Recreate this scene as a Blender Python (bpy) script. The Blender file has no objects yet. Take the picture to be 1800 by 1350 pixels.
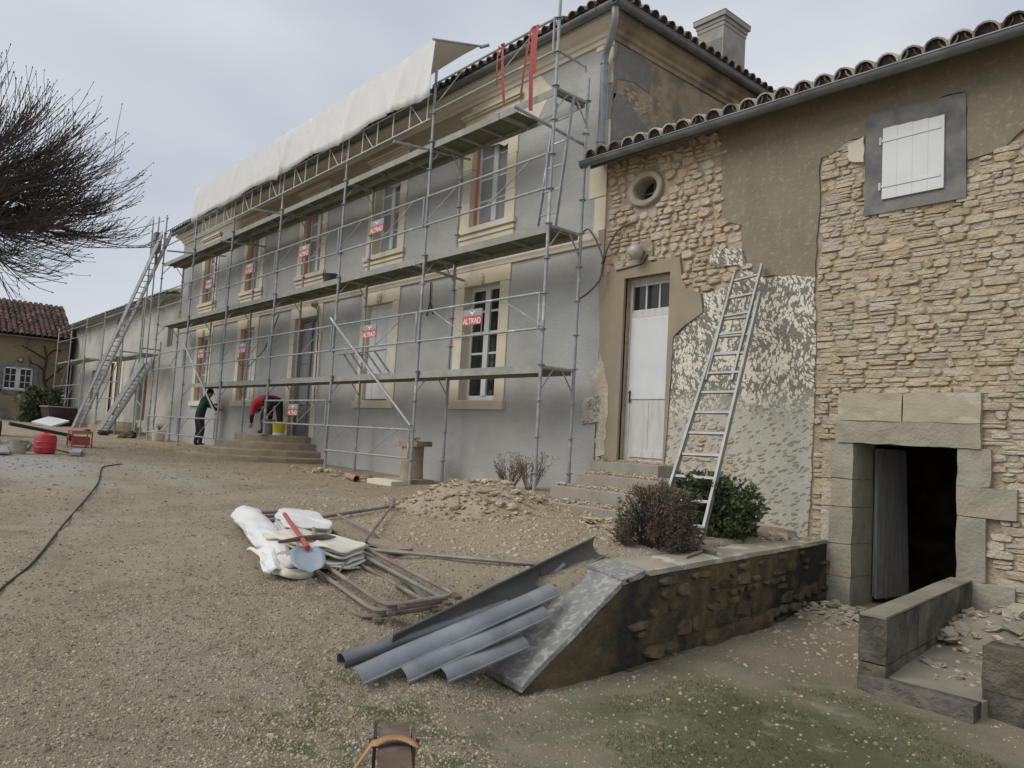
import bpy, bmesh, math, random
import numpy as np
from mathutils import Vector, Matrix, Euler, noise as mnoise

S = bpy.context.scene
C = S.collection
R = math.radians

# ------------------------------------------------------------------ camera
YAW, PITCH, ROLL, FPX = R(49.183), R(4.134), R(3.233), 1324.665
_f = Vector((-math.sin(YAW)*math.cos(PITCH), math.cos(YAW)*math.cos(PITCH), math.sin(PITCH)))
_r0 = Vector((math.cos(YAW), math.sin(YAW), 0)); _u0 = _r0.cross(_f)
_r = math.cos(ROLL)*_r0 + math.sin(ROLL)*_u0
_u = -math.sin(ROLL)*_r0 + math.cos(ROLL)*_u0
cd = bpy.data.cameras.new('camera'); cam = bpy.data.objects.new('camera', cd); C.objects.link(cam)
cam.matrix_world = Matrix(((_r.x, _u.x, -_f.x, 7.630), (_r.y, _u.y, -_f.y, -8.0985), (_r.z, _u.z, -_f.z, 0.650), (0, 0, 0, 1)))
cd.sensor_fit = 'HORIZONTAL'; cd.sensor_width = 36.0; cd.lens = 36.0*FPX/1800.0
cd.clip_start = 0.05; cd.clip_end = 2000
S.camera = cam

# ------------------------------------------------------------------ sky: grey-blue broken overcast
SUN_ELEV, SUN_AZ = R(44), R(-20)       # azimuth measured from -Y (in front of the facade) towards -X
SKY_GAIN = 1.0
w = bpy.data.worlds.new('World'); S.world = w; w.use_nodes = True
nt = w.node_tree; N = nt.nodes; L = nt.links
for n in list(N): N.remove(n)
out = N.new('ShaderNodeOutputWorld'); bg = N.new('ShaderNodeBackground'); L.new(bg.outputs[0], out.inputs[0])
sky = N.new('ShaderNodeTexSky'); sky.sky_type = 'NISHITA'; sky.sun_disc = False
sky.sun_elevation = SUN_ELEV; sky.sun_rotation = R(180) - SUN_AZ; sky.dust_density = 3.0
tc = N.new('ShaderNodeTexCoord')
mp = N.new('ShaderNodeMapping'); mp.inputs['Scale'].default_value = (1.0, 1.0, 2.6); L.new(tc.outputs['Generated'], mp.inputs[0])
n1 = N.new('ShaderNodeTexNoise'); n1.inputs['Scale'].default_value = 1.7; n1.inputs['Detail'].default_value = 5; n1.inputs['Roughness'].default_value = .42
n1.inputs['Distortion'].default_value = .35
L.new(mp.outputs[0], n1.inputs['Vector'])
cr = N.new('ShaderNodeValToRGB'); L.new(n1.outputs['Fac'], cr.inputs[0])
cr.color_ramp.elements[0].position = .34; cr.color_ramp.elements[0].color = (.40, .445, .515, 1)
cr.color_ramp.elements[1].position = .66; cr.color_ramp.elements[1].color = (.63, .65, .665, 1)
e = cr.color_ramp.elements.new(.5); e.color = (.51, .545, .59, 1)
sc = N.new('ShaderNodeMixRGB'); sc.blend_type = 'MULTIPLY'; sc.inputs[0].default_value = 1
sc.inputs[2].default_value = (10, 10, 10, 1)
L.new(cr.outputs[0], sc.inputs[1])
mx = N.new('ShaderNodeMixRGB'); mx.inputs[0].default_value = .93
L.new(sky.outputs[0], mx.inputs[1]); L.new(sc.outputs[0], mx.inputs[2])
L.new(mx.outputs[0], bg.inputs[0]); bg.inputs[1].default_value = .1*SKY_GAIN

sd = bpy.data.lights.new('sun', 'SUN'); so = bpy.data.objects.new('sun', sd); C.objects.link(so)
sd.energy = 1.5; sd.angle = R(40); sd.color = (1.0, .965, .91)
_sd = Vector((math.sin(SUN_AZ)*math.cos(SUN_ELEV), -math.cos(SUN_AZ)*math.cos(SUN_ELEV), math.sin(SUN_ELEV)))
so.rotation_euler = _sd.to_track_quat('Z', 'Y').to_euler()

S.view_settings.view_transform = 'Standard'; S.view_settings.look = 'None'
S.view_settings.exposure = 0.30; S.view_settings.gamma = 1.0; S.view_settings.use_curve_mapping = False
S.render.engine = 'CYCLES'; S.cycles.use_denoising = True
S.cycles.max_bounces = 5; S.cycles.diffuse_bounces = 3; S.cycles.glossy_bounces = 2; S.cycles.transmission_bounces = 3; S.cycles.transparent_max_bounces = 4

# ------------------------------------------------------------------ materials
def mat(name, c1, c2=None, scale=4.0, c3=None, s3=.7, f3=.6, p3=(.48, .62), rough=.9, metal=0.0, bump=.25, bscale=45.0,
        bdist=.01, var=0.0, island=0.0, stretch=(1, 1, 1), spec=.3, detail=6, sub=0):
    m = bpy.data.materials.new(name); m.use_nodes = True
    T = m.node_tree; n = T.nodes; l = T.links
    b = n['Principled BSDF']; b.inputs['Roughness'].default_value = rough; b.inputs['Metallic'].default_value = metal
    b.inputs['Specular IOR Level'].default_value = spec
    geo = n.new('ShaderNodeNewGeometry'); pos = geo.outputs['Position']
    if stretch != (1, 1, 1):
        q = n.new('ShaderNodeMapping'); q.inputs['Scale'].default_value = stretch; l.new(pos, q.inputs[0]); pos = q.outputs[0]
    def noise(s, d=detail, ro=.55):
        t = n.new('ShaderNodeTexNoise'); t.inputs['Scale'].default_value = s; t.inputs['Detail'].default_value = d; t.inputs['Roughness'].default_value = ro
        l.new(pos, t.inputs['Vector']); return t.outputs['Fac']
    def ramp(f, a, bb):
        t = n.new('ShaderNodeMapRange'); t.inputs[1].default_value = a; t.inputs[2].default_value = bb; t.clamp = True; l.new(f, t.inputs[0]); return t.outputs[0]
    def mix(f, a, bb):
        t = n.new('ShaderNodeMixRGB')
        if hasattr(f, 'links'): l.new(f, t.inputs[0])
        else: t.inputs[0].default_value = f
        for i, x in ((1, a), (2, bb)):
            if hasattr(x, 'links'): l.new(x, t.inputs[i])
            else: t.inputs[i].default_value = (*x, 1)
        return t.outputs[0]
    col = c1
    if c2 is not None: col = mix(ramp(noise(scale), .33, .67), c1, c2)
    if c3 is not None:
        t = n.new('ShaderNodeMath'); t.operation = 'MULTIPLY'; l.new(ramp(noise(s3, 4), *p3), t.inputs[0]); t.inputs[1].default_value = f3
        col = mix(t.outputs[0], col, c3)
    if var or island:
        hs = n.new('ShaderNodeHueSaturation')
        if hasattr(col, 'links'): l.new(col, hs.inputs['Color'])
        else: hs.inputs['Color'].default_value = (*col, 1)
        amt = var or island
        if var:
            oi = n.new('ShaderNodeObjectInfo'); src = oi.outputs['Random']
        else: src = geo.outputs['Random Per Island']
        t = n.new('ShaderNodeMapRange'); l.new(src, t.inputs[0]); t.inputs[3].default_value = 1-amt; t.inputs[4].default_value = 1+amt
        l.new(t.outputs[0], hs.inputs['Value'])
        t2 = n.new('ShaderNodeMath'); t2.operation = 'MULTIPLY'; l.new(src, t2.inputs[0]); t2.inputs[1].default_value = 7.13
        t3 = n.new('ShaderNodeMath'); t3.operation = 'FRACT'; l.new(t2.outputs[0], t3.inputs[0])
        t4 = n.new('ShaderNodeMapRange'); l.new(t3.outputs[0], t4.inputs[0]); t4.inputs[3].default_value = .8; t4.inputs[4].default_value = 1.18
        l.new(t4.outputs[0], hs.inputs['Saturation'])
        col = hs.outputs['Color']
    if hasattr(col, 'links'): l.new(col, b.inputs['Base Color'])
    else: b.inputs['Base Color'].default_value = (*col, 1)
    if bump:
        bp = n.new('ShaderNodeBump'); bp.inputs['Strength'].default_value = bump; bp.inputs['Distance'].default_value = bdist
        l.new(noise(bscale, 8, .62), bp.inputs['Height']); l.new(bp.outputs[0], b.inputs['Normal'])
    if sub: b.inputs['Subsurface Weight'].default_value = sub
    return m

M = {}
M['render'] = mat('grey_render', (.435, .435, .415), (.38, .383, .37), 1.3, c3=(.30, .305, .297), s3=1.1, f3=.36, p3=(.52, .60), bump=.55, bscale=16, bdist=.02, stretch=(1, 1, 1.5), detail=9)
M['lime'] = mat('cream_limestone', (.70, .645, .51), (.64, .57, .43), 3.0, c3=(.60, .575, .50), s3=1.4, f3=.6, bump=.25, bscale=60, var=.07)
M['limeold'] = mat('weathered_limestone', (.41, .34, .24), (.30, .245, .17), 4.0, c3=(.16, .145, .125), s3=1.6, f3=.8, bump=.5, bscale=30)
M['basecoat'] = mat('beige_base_coat', (.44, .385, .29), (.38, .33, .245), 2.0, bump=.35, bscale=50)
M['sidewall'] = mat('old_side_plaster', (.44, .365, .25), (.34, .28, .19), 4.5, c3=(.20, .178, .145), s3=2.6, f3=.75, p3=(.5, .62), bump=1.0, bscale=14, bdist=.05)
M['cement'] = mat('dark_cement', (.25, .24, .22), (.175, .172, .165), 5.0, c3=(.33, .30, .245), s3=5, f3=.7, p3=(.56, .66), bump=.6, bscale=30, bdist=.02)
M['stoneA'] = mat('ochre_rubble', (.56, .47, .345), (.49, .40, .28), 7.0, c3=(.56, .50, .39), s3=2.2, f3=.85, bump=1.0, bscale=17, bdist=.05, var=.10)
M['stoneAi'] = mat('ochre_rubble_small', (.56, .47, .345), (.49, .40, .28), 7.0, c3=(.56, .50, .39), s3=2.2, f3=.85, bump=1.0, bscale=17, bdist=.05, island=.10)
M['stoneD'] = mat('pale_rubble', (.57, .49, .355), (.485, .405, .28), 6.0, c3=(.535, .475, .37), s3=1.6, f3=.85, bump=1.0, bscale=17, bdist=.05, var=.10)
M['stoneDi'] = mat('pale_rubble_small', (.57, .49, .355), (.485, .405, .28), 6.0, c3=(.535, .475, .37), s3=1.6, f3=.85, bump=1.0, bscale=17, bdist=.05, island=.10)
M['mortar'] = mat('earth_mortar', (.48, .40, .29), (.37, .30, .21), 9.0, bump=1.0, bscale=26, bdist=.04)
M['plaster'] = mat('brown_plaster', (.262, .226, .168), (.215, .185, .135), 3.2, c3=(.34, .31, .245), s3=16, f3=.65, p3=(.54, .66), bump=.7, bscale=45, bdist=.015)
M['doorrender'] = mat('door_surround_render', (.33, .28, .20), (.285, .24, .17), 2.6, c3=(.24, .225, .19), s3=1.5, f3=.5, bump=.4, bscale=40)
M['greyframe'] = mat('grey_cement_frame', (.25, .24, .215), (.185, .18, .168), 5, c3=(.115, .118, .125), s3=2.6, f3=.85, p3=(.46, .6), bump=.5, bscale=40)
M['jamb'] = mat('cement_washed_stone', (.34, .315, .255), (.27, .25, .20), 4.0, c3=(.40, .35, .26), s3=2.4, f3=.6, bump=.8, bscale=28, bdist=.02, var=.1)
M['lintel'] = mat('pale_lintel', (.44, .39, .295), (.38, .33, .24), 4.0, c3=(.55, .51, .42), s3=3.0, f3=.7, p3=(.55, .62), bump=.6, bscale=24, bdist=.015, stretch=(1, 1, 1.6))
M['galv'] = mat('galvanised_steel', (.40, .415, .425), (.30, .315, .33), 9.0, c3=(.62, .62, .60), s3=3.5, f3=.8, p3=(.6, .68), rough=.55, metal=.35, bump=.06)
M['deck'] = mat('weathered_deck', (.36, .355, .325), (.28, .275, .245), 7.0, c3=(.22, .225, .17), s3=2.0, f3=.4, bump=.3, bscale=60, rough=.8)
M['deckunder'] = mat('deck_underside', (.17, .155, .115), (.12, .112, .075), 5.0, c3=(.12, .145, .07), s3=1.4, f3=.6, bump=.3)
M['zinc'] = mat('zinc', (.20, .212, .22), (.155, .165, .172), 5.0, c3=(.27, .28, .285), s3=2.4, f3=.6, rough=.48, metal=.45, bump=.08)
M['zincblue'] = mat('blue_grey_zinc', (.275, .292, .315), (.215, .23, .25), 4.0, c3=(.38, .395, .405), s3=3.0, f3=.5, rough=.45, metal=.35, bump=.08)
M['zincdark'] = mat('tarnished_zinc', (.085, .088, .09), (.135, .135, .132), 6.0, c3=(.20, .17, .14), s3=4.0, f3=.6, rough=.6, metal=.3, bump=.15, stretch=(1, .4, 1))
M['tile'] = mat('mossy_roof_tile', (.16, .105, .07), (.095, .075, .055), 8.0, c3=(.30, .31, .25), s3=5.0, f3=.8, p3=(.5, .6), bump=.6, bscale=40, var=.22)
M['tiletop'] = mat('lichen_roof_tile', (.50, .49, .43), (.36, .33, .27), 7.0, c3=(.17, .12, .085), s3=5.5, f3=.8, p3=(.55, .63), bump=.6, bscale=40, var=.18)
M['tilered'] = mat('red_brown_tile', (.085, .045, .034), (.052, .036, .03), 6.0, c3=(.22, .16, .11), s3=3.0, f3=.6, p3=(.58, .66), bump=.5, island=.3)
M['tilered1'] = mat('red_brown_tile_piece', (.085, .045, .034), (.052, .036, .03), 6.0, c3=(.22, .16, .11), s3=3.0, f3=.6, p3=(.58, .66), bump=.5, var=.4)
M['white'] = mat('white_paint', (.66, .67, .68), (.60, .61, .62), 3.0, bump=.05, rough=.5, spec=.4)
M['whiteold'] = mat('old_white_paint', (.60, .595, .565), (.52, .515, .485), 6.0, c3=(.42, .40, .36), s3=2.0, f3=.5, bump=.15, rough=.6, stretch=(6, 1, 1))
M['glassdark'] = mat('dark_glass', (.02, .022, .02), rough=.06, bump=0, spec=.6)
M['film'] = mat('filmed_glass', (.20, .215, .225), (.30, .315, .32), 2.0, rough=.35, bump=.2, bscale=12, spec=.5, stretch=(1, 1, .5))
M['orange'] = mat('orange_tape', (.72, .25, .09), rough=.5, bump=0)
M['tarp'] = mat('white_tarpaulin', (.88, .885, .875), (.85, .85, .84), 2.0, rough=.5, bump=.25, bscale=5, bdist=.04)
M['tarpold'] = mat('grubby_tarpaulin', (.72, .69, .62), (.60, .56, .47), 5.0, rough=.7, bump=.35, bscale=14, bdist=.03)
def translucent(m, amt, col):
    T = m.node_tree; b = T.nodes['Principled BSDF']; t = T.nodes.new('ShaderNodeBsdfTranslucent'); t.inputs[0].default_value = (*col, 1)
    x = T.nodes.new('ShaderNodeMixShader'); x.inputs[0].default_value = amt
    T.links.new(b.outputs[0], x.inputs[1]); T.links.new(t.outputs[0], x.inputs[2]); T.links.new(x.outputs[0], T.nodes['Material Output'].inputs[0])
translucent(M['tarp'], .22, (.8, .72, .6))
M['redstrap'] = mat('red_strap', (.48, .13, .115), (.40, .10, .09), 20, bump=.3, bscale=200, rough=.8)
M['orangestrap'] = mat('orange_strap', (.46, .26, .135), (.36, .20, .10), 14, bump=.4, bscale=160, rough=.8)
M['tileshade'] = mat('tile_hollow_shade', (.05, .036, .027), bump=.3)  # shade of the open tile ends, put in as a near-black colour
M['tread'] = mat('pale_tread', (.50, .435, .32), (.42, .36, .26), 5, c3=(.34, .29, .215), s3=3, f3=.6, bump=.7, bscale=40, bdist=.02)  # step tops, paler than the step sides
M['rustgrey'] = mat('greyed_rust_tube', (.25, .205, .17), (.18, .14, .115), 9, c3=(.30, .28, .25), s3=4, f3=.6, rough=.65, metal=.2, bump=.2, bscale=80)
M['rust'] = mat('rusty_steel', (.17, .115, .085), (.115, .08, .062), 12, c3=(.26, .24, .22), s3=5, f3=.6, rough=.7, metal=.25, bump=.3, bscale=80)
M['chimney'] = mat('chimney_cement', (.36, .345, .31), (.29, .28, .25), 4, c3=(.20, .19, .17), s3=1.6, f3=.6, bump=.4, bscale=30)
M['alu'] = mat('dull_aluminium', (.36, .355, .335), (.29, .285, .265), 8, rough=.5, metal=.3, bump=.05)
M['steelbar'] = mat('worn_steel_tube', (.28, .262, .23), (.20, .17, .14), 7, c3=(.32, .30, .27), s3=4, f3=.5, rough=.6, metal=.3, bump=.15)
M['wood'] = mat('grey_wood', (.33, .285, .215), (.24, .20, .145), 6, bump=.4, bscale=50, stretch=(1, 5, 5))
M['step'] = mat('worn_stone_step', (.36, .30, .215), (.28, .23, .16), 4, c3=(.215, .19, .15), s3=1.8, f3=.6, bump=.5, bscale=35)
M['stepc'] = mat('concrete_step', (.325, .30, .255), (.26, .238, .20), 4, c3=(.21, .155, .10), s3=2.6, f3=.55, p3=(.58, .66), bump=.35, bscale=40)
M['chip'] = mat('stone_chips', (.50, .43, .32), (.42, .355, .255), 8, bump=.5, bscale=40, island=.16)
M['chipo'] = mat('stone_chip', (.50, .43, .32), (.42, .355, .255), 8, bump=.6, bscale=30, var=.16)
M['chipg'] = mat('grey_rubble', (.35, .32, .255), (.28, .255, .20), 8, bump=.6, bscale=30, var=.2)
M['sandheap'] = mat('sandy_rubble', (.47, .385, .265), (.38, .30, .20), 3.5, c3=(.52, .46, .36), s3=9, f3=.6, bump=1.0, bscale=26, bdist=.05)
M['gravel'] = mat('gravel_stones', (.38, .325, .24), (.27, .225, .16), 12, bump=.3, island=.55)
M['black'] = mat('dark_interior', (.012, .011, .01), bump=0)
M['bark'] = mat('dark_bark', (.062, .052, .046), (.038, .032, .028), 9, bump=.6, bscale=40)
M['twig'] = mat('twig_bark', (.085, .070, .060), (.055, .046, .041), 9, bump=.2)
M['leafg'] = mat('evergreen_leaf', (.06, .085, .035), (.11, .13, .065), 6, bump=0, island=.4, rough=.5, spec=.4)
M['leafb'] = mat('dry_brown_sprig', (.18, .14, .10), (.12, .098, .07), 8, bump=0, island=.45)
M['leafd'] = mat('dead_stalk', (.24, .18, .12), (.16, .12, .08), 8, bump=0, island=.3)
M['grass'] = mat('moss_blade', (.085, .105, .03), (.12, .125, .045), 5, bump=0, island=.35)
M['wallwhite'] = mat('pale_old_wall', (.52, .505, .455), (.45, .43, .38), 1.2, c3=(.30, .285, .245), s3=.8, f3=.6, bump=.3, bscale=25)
M['cottage'] = mat('cottage_plaster', (.285, .245, .165), (.235, .20, .13), 1.4, c3=(.30, .21, .10), s3=.45, f3=.5, bump=.3, bscale=25)
M['redp'] = mat('red_plastic', (.50, .035, .045), (.42, .03, .04), 6, rough=.45, bump=.08, spec=.5)
M['yellowp'] = mat('yellow_plastic', (.55, .45, .03), rough=.45, bump=.05)
M['greyp'] = mat('grey_plastic', (.18, .18, .18), (.14, .14, .145), 6, rough=.5, bump=.05)
M['bluep'] = mat('dark_blue_plastic', (.06, .08, .105), rough=.5, bump=.05)
M['brownbox'] = mat('brown_tub', (.07, .042, .04), (.05, .032, .03), 6, rough=.6, bump=.1)
M['clay'] = mat('terracotta', (.40, .27, .19), (.33, .21, .15), 7, bump=.3)
M['lampwhite'] = mat('opal_globe', (.42, .41, .37), (.35, .335, .30), 9, rough=.35, bump=.05, spec=.5)
M['iron'] = mat('dark_iron', (.045, .042, .04), rough=.6, bump=.1)
M['conduit'] = mat('brown_conduit', (.11, .082, .065), (.15, .12, .10), 12, bump=.3, rough=.7)
M['cable'] = mat('black_cable', (.035, .036, .036), bump=0, rough=.6)
M['blueshovel'] = mat('blue_worn_paint', (.24, .32, .42), (.36, .37, .36), 11, rough=.55, metal=.2, bump=.15)
M['redpaint'] = mat('red_handle', (.42, .09, .08), (.34, .08, .07), 9, rough=.55, bump=.1)
M['altgrey'] = mat('sign_grey', (.30, .31, .32), bump=0, rough=.5)
M['altred'] = mat('sign_red', (.56, .10, .085), (.50, .10, .09), 10, bump=0, rough=.5)
M['altwhite'] = mat('sign_white', (.78, .78, .78), bump=0, rough=.5)
M['skin'] = mat('skin', (.40, .24, .17), bump=0, rough=.6)
M['green'] = mat('green_jacket', (.012, .055, .04), (.02, .07, .05), 7, bump=.3, bscale=30)
M['red'] = mat('red_jacket', (.55, .04, .05), (.46, .035, .045), 7, bump=.3, bscale=30)
M['dark'] = mat('dark_trousers', (.03, .03, .034), (.045, .045, .05), 7, bump=.3, bscale=30)
M['hair'] = mat('dark_hair', (.03, .022, .016), bump=.2)
M['greydoor'] = mat('grey_primed_door', (.23, .235, .245), (.19, .195, .205), 3, bump=.1, rough=.5, stretch=(3, 1, 1))
M['browndoor'] = mat('brown_door', (.17, .085, .045), (.13, .065, .035), 4, bump=.2, rough=.6)
M['oldwood'] = mat('old_grey_plank', (.17, .165, .155), (.115, .11, .10), 7, bump=.5, bscale=40, stretch=(9, 9, 1))
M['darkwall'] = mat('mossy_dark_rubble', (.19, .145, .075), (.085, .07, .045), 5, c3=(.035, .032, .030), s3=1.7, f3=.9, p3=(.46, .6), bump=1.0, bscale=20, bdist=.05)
M['darkstone'] = mat('mossy_dark_stone', (.19, .145, .085), (.105, .085, .055), 6, c3=(.05, .045, .035), s3=2.2, f3=.7, bump=.9, bscale=22, bdist=.03, var=.25)
M['coping'] = mat('dusty_coping', (.36, .32, .24), (.25, .235, .20), 3, c3=(.52, .50, .45), s3=3.4, f3=.8, p3=(.54, .60), bump=.5, bscale=35)
M['slopeslab'] = mat('lichen_slab', (.27, .265, .245), (.19, .19, .188), 4, c3=(.55, .53, .475), s3=20, f3=.45, p3=(.5, .64), bump=.6, bscale=35, bdist=.02)
M['paledoor'] = mat('pale_grey_plank', (.30, .30, .29), (.23, .23, .222), 6, c3=(.16, .155, .145), s3=2, f3=.5, bump=.3, bscale=40, stretch=(9, 9, 1))
M['block'] = mat('dark_block', (.20, .178, .135), (.10, .09, .07), 6, c3=(.055, .05, .043), s3=2.2, f3=.85, p3=(.47, .6), bump=1.0, bscale=20, bdist=.04, var=.2)
M['slab'] = mat('dusty_slab', (.29, .265, .21), (.23, .21, .165), 3, c3=(.16, .15, .12), s3=1.8, f3=.6, bump=.4, bscale=35)

def hacked_material():
    # plaster keyed with a bush hammer: pale chips in grey mortar above, dark slanting cuts in a pale skim below
    m = bpy.data.materials.new('hacked_plaster'); m.use_nodes = True
    T = m.node_tree; n = T.nodes; l = T.links; b = n['Principled BSDF']; b.inputs['Roughness'].default_value = .95
    geo = n.new('ShaderNodeNewGeometry')
    def mapped(sc, ry):
        q = n.new('ShaderNodeMapping'); q.inputs['Rotation'].default_value = (0, ry, 0); q.inputs['Scale'].default_value = sc
        l.new(geo.outputs['Position'], q.inputs[0]); return q.outputs[0]
    def nz(vec, s, d=2, dist=0.0):
        t = n.new('ShaderNodeTexNoise'); t.inputs['Scale'].default_value = s; t.inputs['Detail'].default_value = d; t.inputs['Distortion'].default_value = dist
        l.new(vec, t.inputs['Vector']); return t.outputs['Fac']
    def rng(f, a, bb, c=0, d=1):
        t = n.new('ShaderNodeMapRange'); t.clamp = True
        for i, x in enumerate((a, bb, c, d)): t.inputs[i+1].default_value = x
        l.new(f, t.inputs[0]); return t.outputs[0]
    def mth(op, a, c):
        t = n.new('ShaderNodeMath'); t.operation = op
        for i, x in enumerate((a, c)):
            if hasattr(x, 'links'): l.new(x, t.inputs[i])
            else: t.inputs[i].default_value = x
        return t.outputs[0]
    def mix(f, a, c):
        t = n.new('ShaderNodeMixRGB'); l.new(f, t.inputs[0])
        for i, x in ((1, a), (2, c)):
            if hasattr(x, 'links'): l.new(x, t.inputs[i])
            else: t.inputs[i].default_value = (*x, 1)
        return t.outputs[0]
    def dabs(cell, ry):
        # scattered elongated chisel marks: distance to the cell points in a rotated, stretched frame
        q = n.new('ShaderNodeMapping'); q.vector_type = 'TEXTURE'; q.inputs['Rotation'].default_value = (0, ry, 0); q.inputs['Scale'].default_value = (cell[0], .5, cell[1])
        wv = n.new('ShaderNodeTexNoise'); wv.inputs['Scale'].default_value = 16; wv.inputs['Detail'].default_value = 5; l.new(geo.outputs['Position'], wv.inputs['Vector'])
        mxv = n.new('ShaderNodeMixRGB'); mxv.blend_type = 'LINEAR_LIGHT'; mxv.inputs[0].default_value = .03; l.new(geo.outputs['Position'], mxv.inputs[1]); l.new(wv.outputs['Color'], mxv.inputs[2])
        l.new(mxv.outputs[0], q.inputs[0])
        v = n.new('ShaderNodeTexVoronoi'); v.voronoi_dimensions = '3D'; v.inputs['Scale'].default_value = 1.0; l.new(q.outputs[0], v.inputs['Vector'])
        sr = n.new('ShaderNodeSeparateColor'); l.new(v.outputs['Color'], sr.inputs[0]); return v.outputs['Distance'], sr.outputs[0]
    big = nz(mapped((1, 1, 1), 0), 2.4, 2)
    d1, c1_ = dabs((.028, .070), -.75); d2, c2_ = dabs((.028, .058), .15)
    sel = rng(nz(mapped((1, 1, 1), 0), 1.5, 1), .49, .51)
    dm = n.new('ShaderNodeMixRGB'); l.new(sel, dm.inputs[0]); l.new(d1, dm.inputs[1]); l.new(d2, dm.inputs[2])
    cm = n.new('ShaderNodeMixRGB'); l.new(sel, cm.inputs[0]); l.new(c1_, cm.inputs[1]); l.new(c2_, cm.inputs[2])
    thr = mth('ADD', mth('ADD', .27, mth('MULTIPLY', cm.outputs[0], .50)), mth('MULTIPLY', mth('SUBTRACT', nz(mapped((1, 1, 1), 0), 3.2, 4), .5), 1.3))
    fleck = rng(mth('SUBTRACT', dm.outputs[0], thr), .05, -.03)
    d3, c3_ = dabs((.105, .038), -.42)
    cut = rng(d3, .36, .29)
    sep = n.new('ShaderNodeSeparateXYZ'); l.new(geo.outputs['Position'], sep.inputs[0])
    zf = rng(mth('ADD', sep.outputs['Z'], mth('MULTIPLY', mth('SUBTRACT', big, .5), .9)), 1.0, 1.5)
    grain = nz(geo.outputs['Position'], 30, 4)
    colu = mix(fleck, (.205, .195, .165), (.70, .655, .56))
    base = mix(rng(big, .35, .65), (.40, .39, .34), (.47, .44, .37))
    base = mix(mth('MULTIPLY', fleck, .55), base, (.50, .47, .39))
    coll = mix(mth('MULTIPLY', cut, .8), base, (.22, .212, .182))
    colu = mix(mth('MULTIPLY', rng(grain, .55, .7), .5), colu, (.36, .33, .27))
    l.new(mix(zf, coll, colu), b.inputs['Base Color'])
    h = mth('ADD', mth('MULTIPLY', mth('SUBTRACT', 1.0, fleck), zf), mth('MULTIPLY', mth('SUBTRACT', 1.0, cut), .7))
    h = mth('ADD', h, mth('MULTIPLY', nz(geo.outputs['Position'], 45, 5), .5))
    bp = n.new('ShaderNodeBump'); bp.inputs['Strength'].default_value = .7; bp.inputs['Distance'].default_value = .02
    l.new(h, bp.inputs['Height']); l.new(bp.outputs[0], b.inputs['Normal'])
    return m
M['hacked'] = hacked_material()
M['scarred'] = mat('scarred_stone', (.50, .44, .34), (.42, .36, .265), 9, c3=(.60, .57, .50), s3=5, f3=.7, bump=.9, bscale=22, bdist=.03)

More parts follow.
